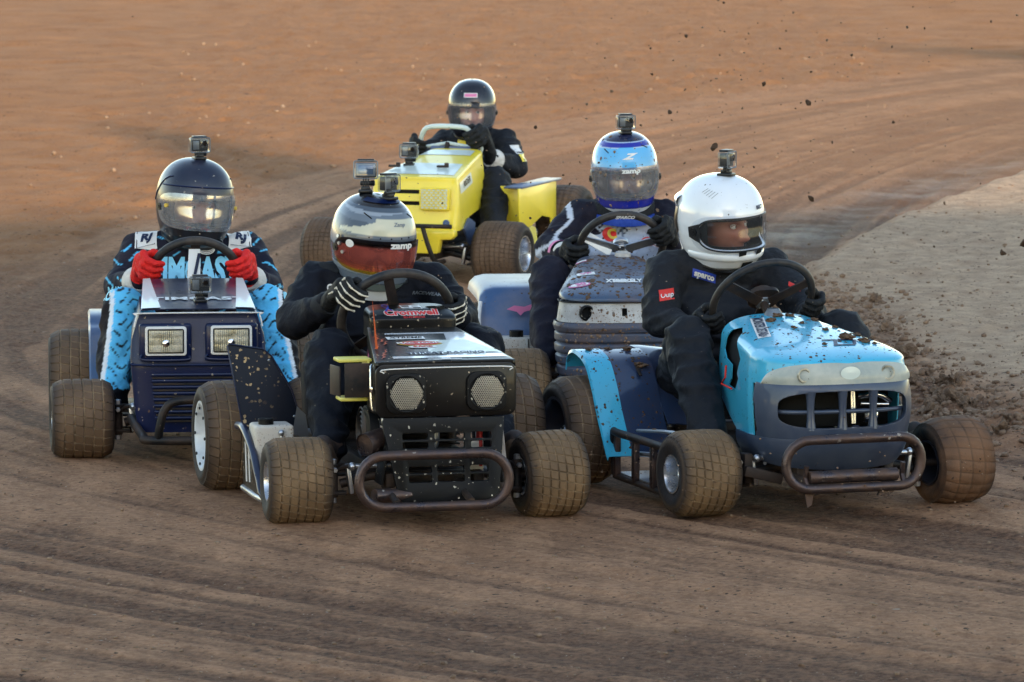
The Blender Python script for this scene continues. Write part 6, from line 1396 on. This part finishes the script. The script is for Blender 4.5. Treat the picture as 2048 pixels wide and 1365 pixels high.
# ---- driver of the yellow mower
J = dict(neck=(-.015, 1.06, .70), shL=(-.175, 1.08, .635), shR=(.155, 1.08, .645), elL=(-.24, .88, .54), elR=(.275, .88, .525), wrL=(-.165, .62, .57), wrR=(.205, .68, .58), hipL=(-.09, 1.10, .24), hipR=(.10, 1.10, .24), knL=(-.24, .58, .46), knR=(.255, .58, .47), anL=(-.31, .26, .24), anR=(.345, .26, .26))
D = Driver(PY, 'person with a yellow sleeve patch and glossy dark helmet steering the yellow mower', M['suit_black'], J, seed=15, bulk=1.0)
Y_D = D
t_ = R(24); c = V3((.01, .56, .665)); U = V3((1, 0, 0)); Vv = V3((0, -sin(t_), cos(t_))); N = U.cross(Vv)
D.glove('R', c + U * .145 + Vv * .035, (U * -.4 + Vv * .9), (U * .9 + Vv * .4), N, 'glove_black', 'cuff_white', 1.25, cuff_r=.05)
D.glove('L', c + U * -.145 + Vv * -.02, (U * .3 + Vv * .9) * -1, (U * -.9 + Vv * .3), N, 'glove_black', 'cuff_black', 1.2)
D.shoe('L', (-.36, .16, .24), 'shoe', 'sole'); D.shoe('R', (.39, .16, .25), 'shoe', 'sole')
HY = Helmet(D, (-.010, 1.04, .815), 14, 5, 0, helm_mat('glossy_dark_helmet', .10, .05), lambda az, z: np.array(lin('0b1220')), (.86, .86, .91), visor='clear_soft', port=(76, -.088, .032), vz=(-.104, .046))
HY.face(4, 'd49a86')
HY.print_(patch_g(.075, .024), 'white', 0, .092, .0025, 'sticker'); HY.print_(patch_g(.066, .016), 'pink', 0, .092, .004, 'sticker')
collar(D, (-.01, 1.06, .69), .078, .078, .06, 'collar_black', .01); D.decal(patch_g(.045, .05), 'yellow', (-.05, .9, .655), name='patch'); D.decal(patch_g(.055, .04), 'white', (.245, .95, .615), (.5, .5, 0), name='patch'); D.decal(patch_g(.055, .035), 'yellow', (.255, .95, .575), (.5, .5, 0), name='patch', off=.004)
for i in range(4): p = c + U * (.168 + .004 * i) + Vv * (.065 - .024 * i) + N * .018; D.fr.add('finger_stripe', capsule(p, .0035, p - U * .03 + N * .012, .003, 8, 3), M['cam_grey'])

# ================================================================== action cameras
def cam_on(P, H, az, z, yaw, label, **k):
    p = H.cam_at(az, z); return action_camera(P, tuple(p - V3((0, 0, .004))), yaw=yaw, label=label, **k)
cam_on(PL, HL, 0, .1648, 15, 'small camera in a clear case clipped on top of the matte dark blue helmet', s=1.08, stalk=.014)
cam_on(PB, HB, 20, .1640, 45, 'small black camera in a clear case on top of the white helmet', s=1.12, stalk=.014)
cam_on(PM, HM, 10, .1640, 14, 'muddy silver-cased camera on top of the blue and white helmet', s=1.05, stalk=.008)
cam_on(PK, HK, 24, .160, 38, 'small black camera at the front of the grey helmet, below the tilted one', s=1.12, stalk=.014)
cam_on(PK, HK, -150, .160, -16, 'camera tilted back with its blue-grey screen showing, at the rear of the grey helmet', s=1.2, look='back', pitch=-8, stalk=.03)
action_camera(PL, (-.004, -.06, .575), yaw=5, label='small camera with a square lens on the navy hood', s=1.12, stalk=.02)
action_camera(PY, (-.052, .12, Y_FR and .575), yaw=10, label='grey camera on a clip on the pale hood of the yellow mower', s=1.3, stalk=.02)

# ================================================================== mud on the machines and in the air
def mud_on(fr, objs, region, n, smin, smax, mat, seed, D=(0, 0, -1), name='mud_splatter', big=0):
    r = random.Random(seed); b = bvh_of(*objs); Vs, Fs, o = [], [], 0; off = fr.off; pts = []
    x0, x1, y0, y1, z = region
    for i in range(n):
        p = V3((r.uniform(x0, x1), r.uniform(y0, y1), z)) if D[2] else V3((r.uniform(x0, x1), -1.2, r.uniform(y0, y1)))
        h, nr, ix, ds = b.ray_cast(p - off, V3(D))
        if h is None: continue
        s_ = smin + (smax - smin) * r.random() ** 4; k = i % 6; v = LV[k] * s_
        q = nr.to_track_quat('Z', 'Y').to_matrix() if nr.dot(V3(D)) < 0 else (-nr).to_track_quat('Z', 'Y').to_matrix()
        v = v * np.array([1, 1, .5]); v = v @ np.array(q).T + np.array(h) + np.array(off); Vs.append(v); Fs.append(LF[k] + o); o += len(v)
    V, F = np.concatenate(Vs), np.concatenate(Fs); me = np_mesh(name, V - np.array(off), F, mat); ob = bpy.data.objects.new(name, me); COL.objects.link(ob); ob.parent = fr.root; ob['kind'] = 'stuff'; return ob
ch = lambda fr, nm: [o for o in fr.root.children if o.name.split('.')[0] in nm]
mud_on(B_FR, [B_HOOD], (-.22, .22, -.2, .45, 1.), 520, .0012, .008, M['wetclod'], 1); mud_on(B_FR, ch(B_FR, ('fender_band', 'fender')), (-.55, -.3, .66, 1.02, 1.), 300, .0012, .007, M['wetclod'], 2)
mud_on(M_FR, [M_HOOD], (-.26, .26, -.2, .45, 1.), 1100, .0014, .012, M['wetclod'], 3); mud_on(M_FR, ch(M_FR, ('fender',)), (-.5, -.1, .62, .9, 1.), 60, .001, .006, M['wetclod'], 4)
mud_on(M_FR, ch(M_FR, ('nose', 'lamp_panel')), (-.26, .26, .16, .48, 0), 800, .0012, .008, M['clod'], 5, D=(0, 1, 0))
mud_on(K_FR, [K_HOOD], (-.2, .25, -.15, .4, 1.), 110, .001, .005, M['clod'], 6)
mud_on(M_D.fr, [M_D.fr.root], (-.05, .26, .5, .72, 0), 150, .001, .007, M['wetclod'], 7, D=(0, 1, 0)); mud_on(B_FR, ch(B_FR, ('side_step',)), (-.5, -.35, .2, .7, .3), 60, .002, .009, M['clod'], 8)
hel = [HM.o, HM.visor]; mud_on(M_D.fr, hel, (-.03, .26, .76, 1.05, 0), 150, .001, .0085, M['clod'], 9, D=(0, 1, 0)); mud_on(B_D.fr, [HB.o], (-.12, .18, .9, 1.08, 0), 30, .0008, .004, M['wetclod'], 10, D=(0, 1, 0))
# larger clods resting on the cyan hood and the fender
HOODC = ['largest mud clod on the cyan hood, on the dark number mark', 'second largest mud clod on the cyan hood, just in front of the number mark', 'mud clod near the far edge of the cyan hood, right of the number mark', 'mud clod behind the number mark in the middle of the cyan hood', 'small mud clod at the front left of the cyan hood above the lens',
 'mud clod at the rear left of the cyan hood beside the lettering strip', 'mud clod directly in front of the steering column on the cyan hood', 'mud clod at the rear of the cyan hood, right of the steering column', 'small mud clod between lettering strip and number mark on the cyan hood', 'mud clod on the right slope of the cyan hood, halfway back',
 'rightmost small mud clod on the cyan hood, beside the number mark', 'mud clod at the rear right of the cyan hood by the gloved hand', 'small mud clod in the rear middle of the cyan hood', 'small mud clod at the front right corner of the cyan hood']
FENC = ['mud clod on the seam between the cyan band and the slate fender', 'mud clod near the top of the slate fender beside the driver', 'largest mud clod on the slate fender, lower on its slope', 'small mud clod on the cyan fender band near its top']
b = bvh_of(B_HOOD); b2 = bvh_of(*ch(B_FR, ('fender_band', 'fender', 'fender_inner')))
for i, (x, y, s_) in enumerate([(.085, .03, .024), (.13, -.01, .017), (.15, .10, .014), (.06, .16, .011), (-.03, -.04, .009), (-.07, .33, .016), (-.02, .40, .017), (.03, .40, .013), (-.04, .20, .010), (.12, .22, .010), (.19, .07, .010), (.10, .35, .011), (.02, .27, .010), (.16, -.03, .009)]):
    h = b.ray_cast(V3((x, y, 1)), V3((0, 0, -1)))[0]
    if h is None: continue
    me = mesh('mud_clod', lump(s_, 60 + i, 3, .9, .5), M['wetclod']); o = bpy.data.objects.new('mud_clod', me); COL.objects.link(o); o.location = PB.M @ (h + V3((0, 0, s_ * .25)))
    tagit(o, HOODC[i], 'mud clod', 'mud clods on the cyan hood')
for i, (x, y, s_) in enumerate([(-.42, .99, .012), (-.35, .97, .016), (-.345, .86, .019), (-.50, .97, .011)]):
    h = b2.ray_cast(V3((x, y, 1)), V3((0, 0, -1)))[0]
    if h is None: continue
    me = mesh('mud_clod', lump(s_, 80 + i, 3, .9, .5), M['wetclod']); o = bpy.data.objects.new('mud_clod', me); COL.objects.link(o); o.location = PB.M @ (h + V3((0, 0, s_ * .25)))
    tagit(o, FENC[i], 'mud clod', 'mud clods on the rear fender')
# dirt thrown up behind the two right-hand mowers: (x, y in the air, height, size, place back)
r = random.Random(21)
def air(X, Y, Z, s_, mat, label, group, k):
    me = AIR[k % 6]; o = bpy.data.objects.new('flying_clod', me[0] if mat == 'wetclod' else me[1]); COL.objects.link(o); o.location = (X, Y, Z); o.scale = (s_, s_ * r.uniform(.6, 1), s_ * r.uniform(.6, 1.4)); o.rotation_euler = (r.random() * 6, r.random() * 6, r.random() * 6); tagit(o, label, 'dirt clod', group)
AIR = [(mesh('flying_clod', lump(1, 100 + i, 2, .8, .8), M['wetclod']), mesh('flying_clod', lump(1, 120 + i, 2, .7, .8), M['clod'])) for i in range(6)]
M['palestone'] = mk('pale_clod', lin('c4a98c'), .9, vary=.2)
k = 0
WHERE = ['high to the right above the white helmet camera', 'above and beside the camera of the blue helmet', 'just right of the blue helmet', 'over the pale infield bank, the larger of two', 'over the pale infield bank near its crest', 'over the dark infield edge right of the white helmet', 'closest above the white helmet', 'small and close beside the white helmet camera', 'low over the track right of the white helmet']
for X, Y, Z, s_ in [(1.18, 21.5, 1.20, .014), (.98, 21.0, 1.30, .008), (.60, 20.5, 1.22, .011), (1.95, 20.5, .72, .020), (2.25, 20.0, .62, .016), (1.85, 20.3, .70, .011), (.72, 19.2, 1.17, .013), (.75, 19.1, 1.12, .010), (1.22, 22.0, .78, .012)]: air(X, Y, Z, s_, 'wetclod', 'dark clod flying ' + WHERE[k], 'larger clods in the air', k); k += 1
for i in range(120):
    X = .95 + r.gauss(0, .55); Z = 1.08 + r.gauss(0, .30); Y = r.uniform(19.5, 24); s_ = .0025 + .0045 * r.random() ** 2.5
    air(X, Y, max(.5, Z), s_, 'wetclod' if r.random() < .75 else 'clod', 'small dirt clod flying through the air', 'small clods in the air', k); k += 1
me = mesh('flying_clod', lump(.022, 200, 2, .7, .9), M['palestone']); o = bpy.data.objects.new('flying_clod', me); COL.objects.link(o); o.location = (.555, 21.5, 1.66); tagit(o, 'pale tan clod in the air between the two rear helmets', 'dirt clod', 'larger clods in the air')
rs = np.random.RandomState(9); pts = []
for i in range(900):
    c = rs.rand()
    if c < .7: pts.append((.7 + rs.normal(0, .7), rs.uniform(18.5, 25), max(.3, 1.25 + rs.normal(0, .5)), .0016 + .0034 * rs.rand() ** 2))
    elif c < .85: pts.append((rs.uniform(-2.4, 2.4), rs.uniform(17.5, 24), rs.uniform(.3, 1.6), .0012 + .0016 * rs.rand()))
    else: pts.append((rs.uniform(-.2, 1.8), rs.uniform(17.3, 18.5), rs.uniform(.02, .3), .0015 + .0025 * rs.rand()))
o = scatter('dirt_spray', pts, M['clod'], 'fine spray of dirt thrown into the air by the wheels', 4); o['category'] = 'dirt'
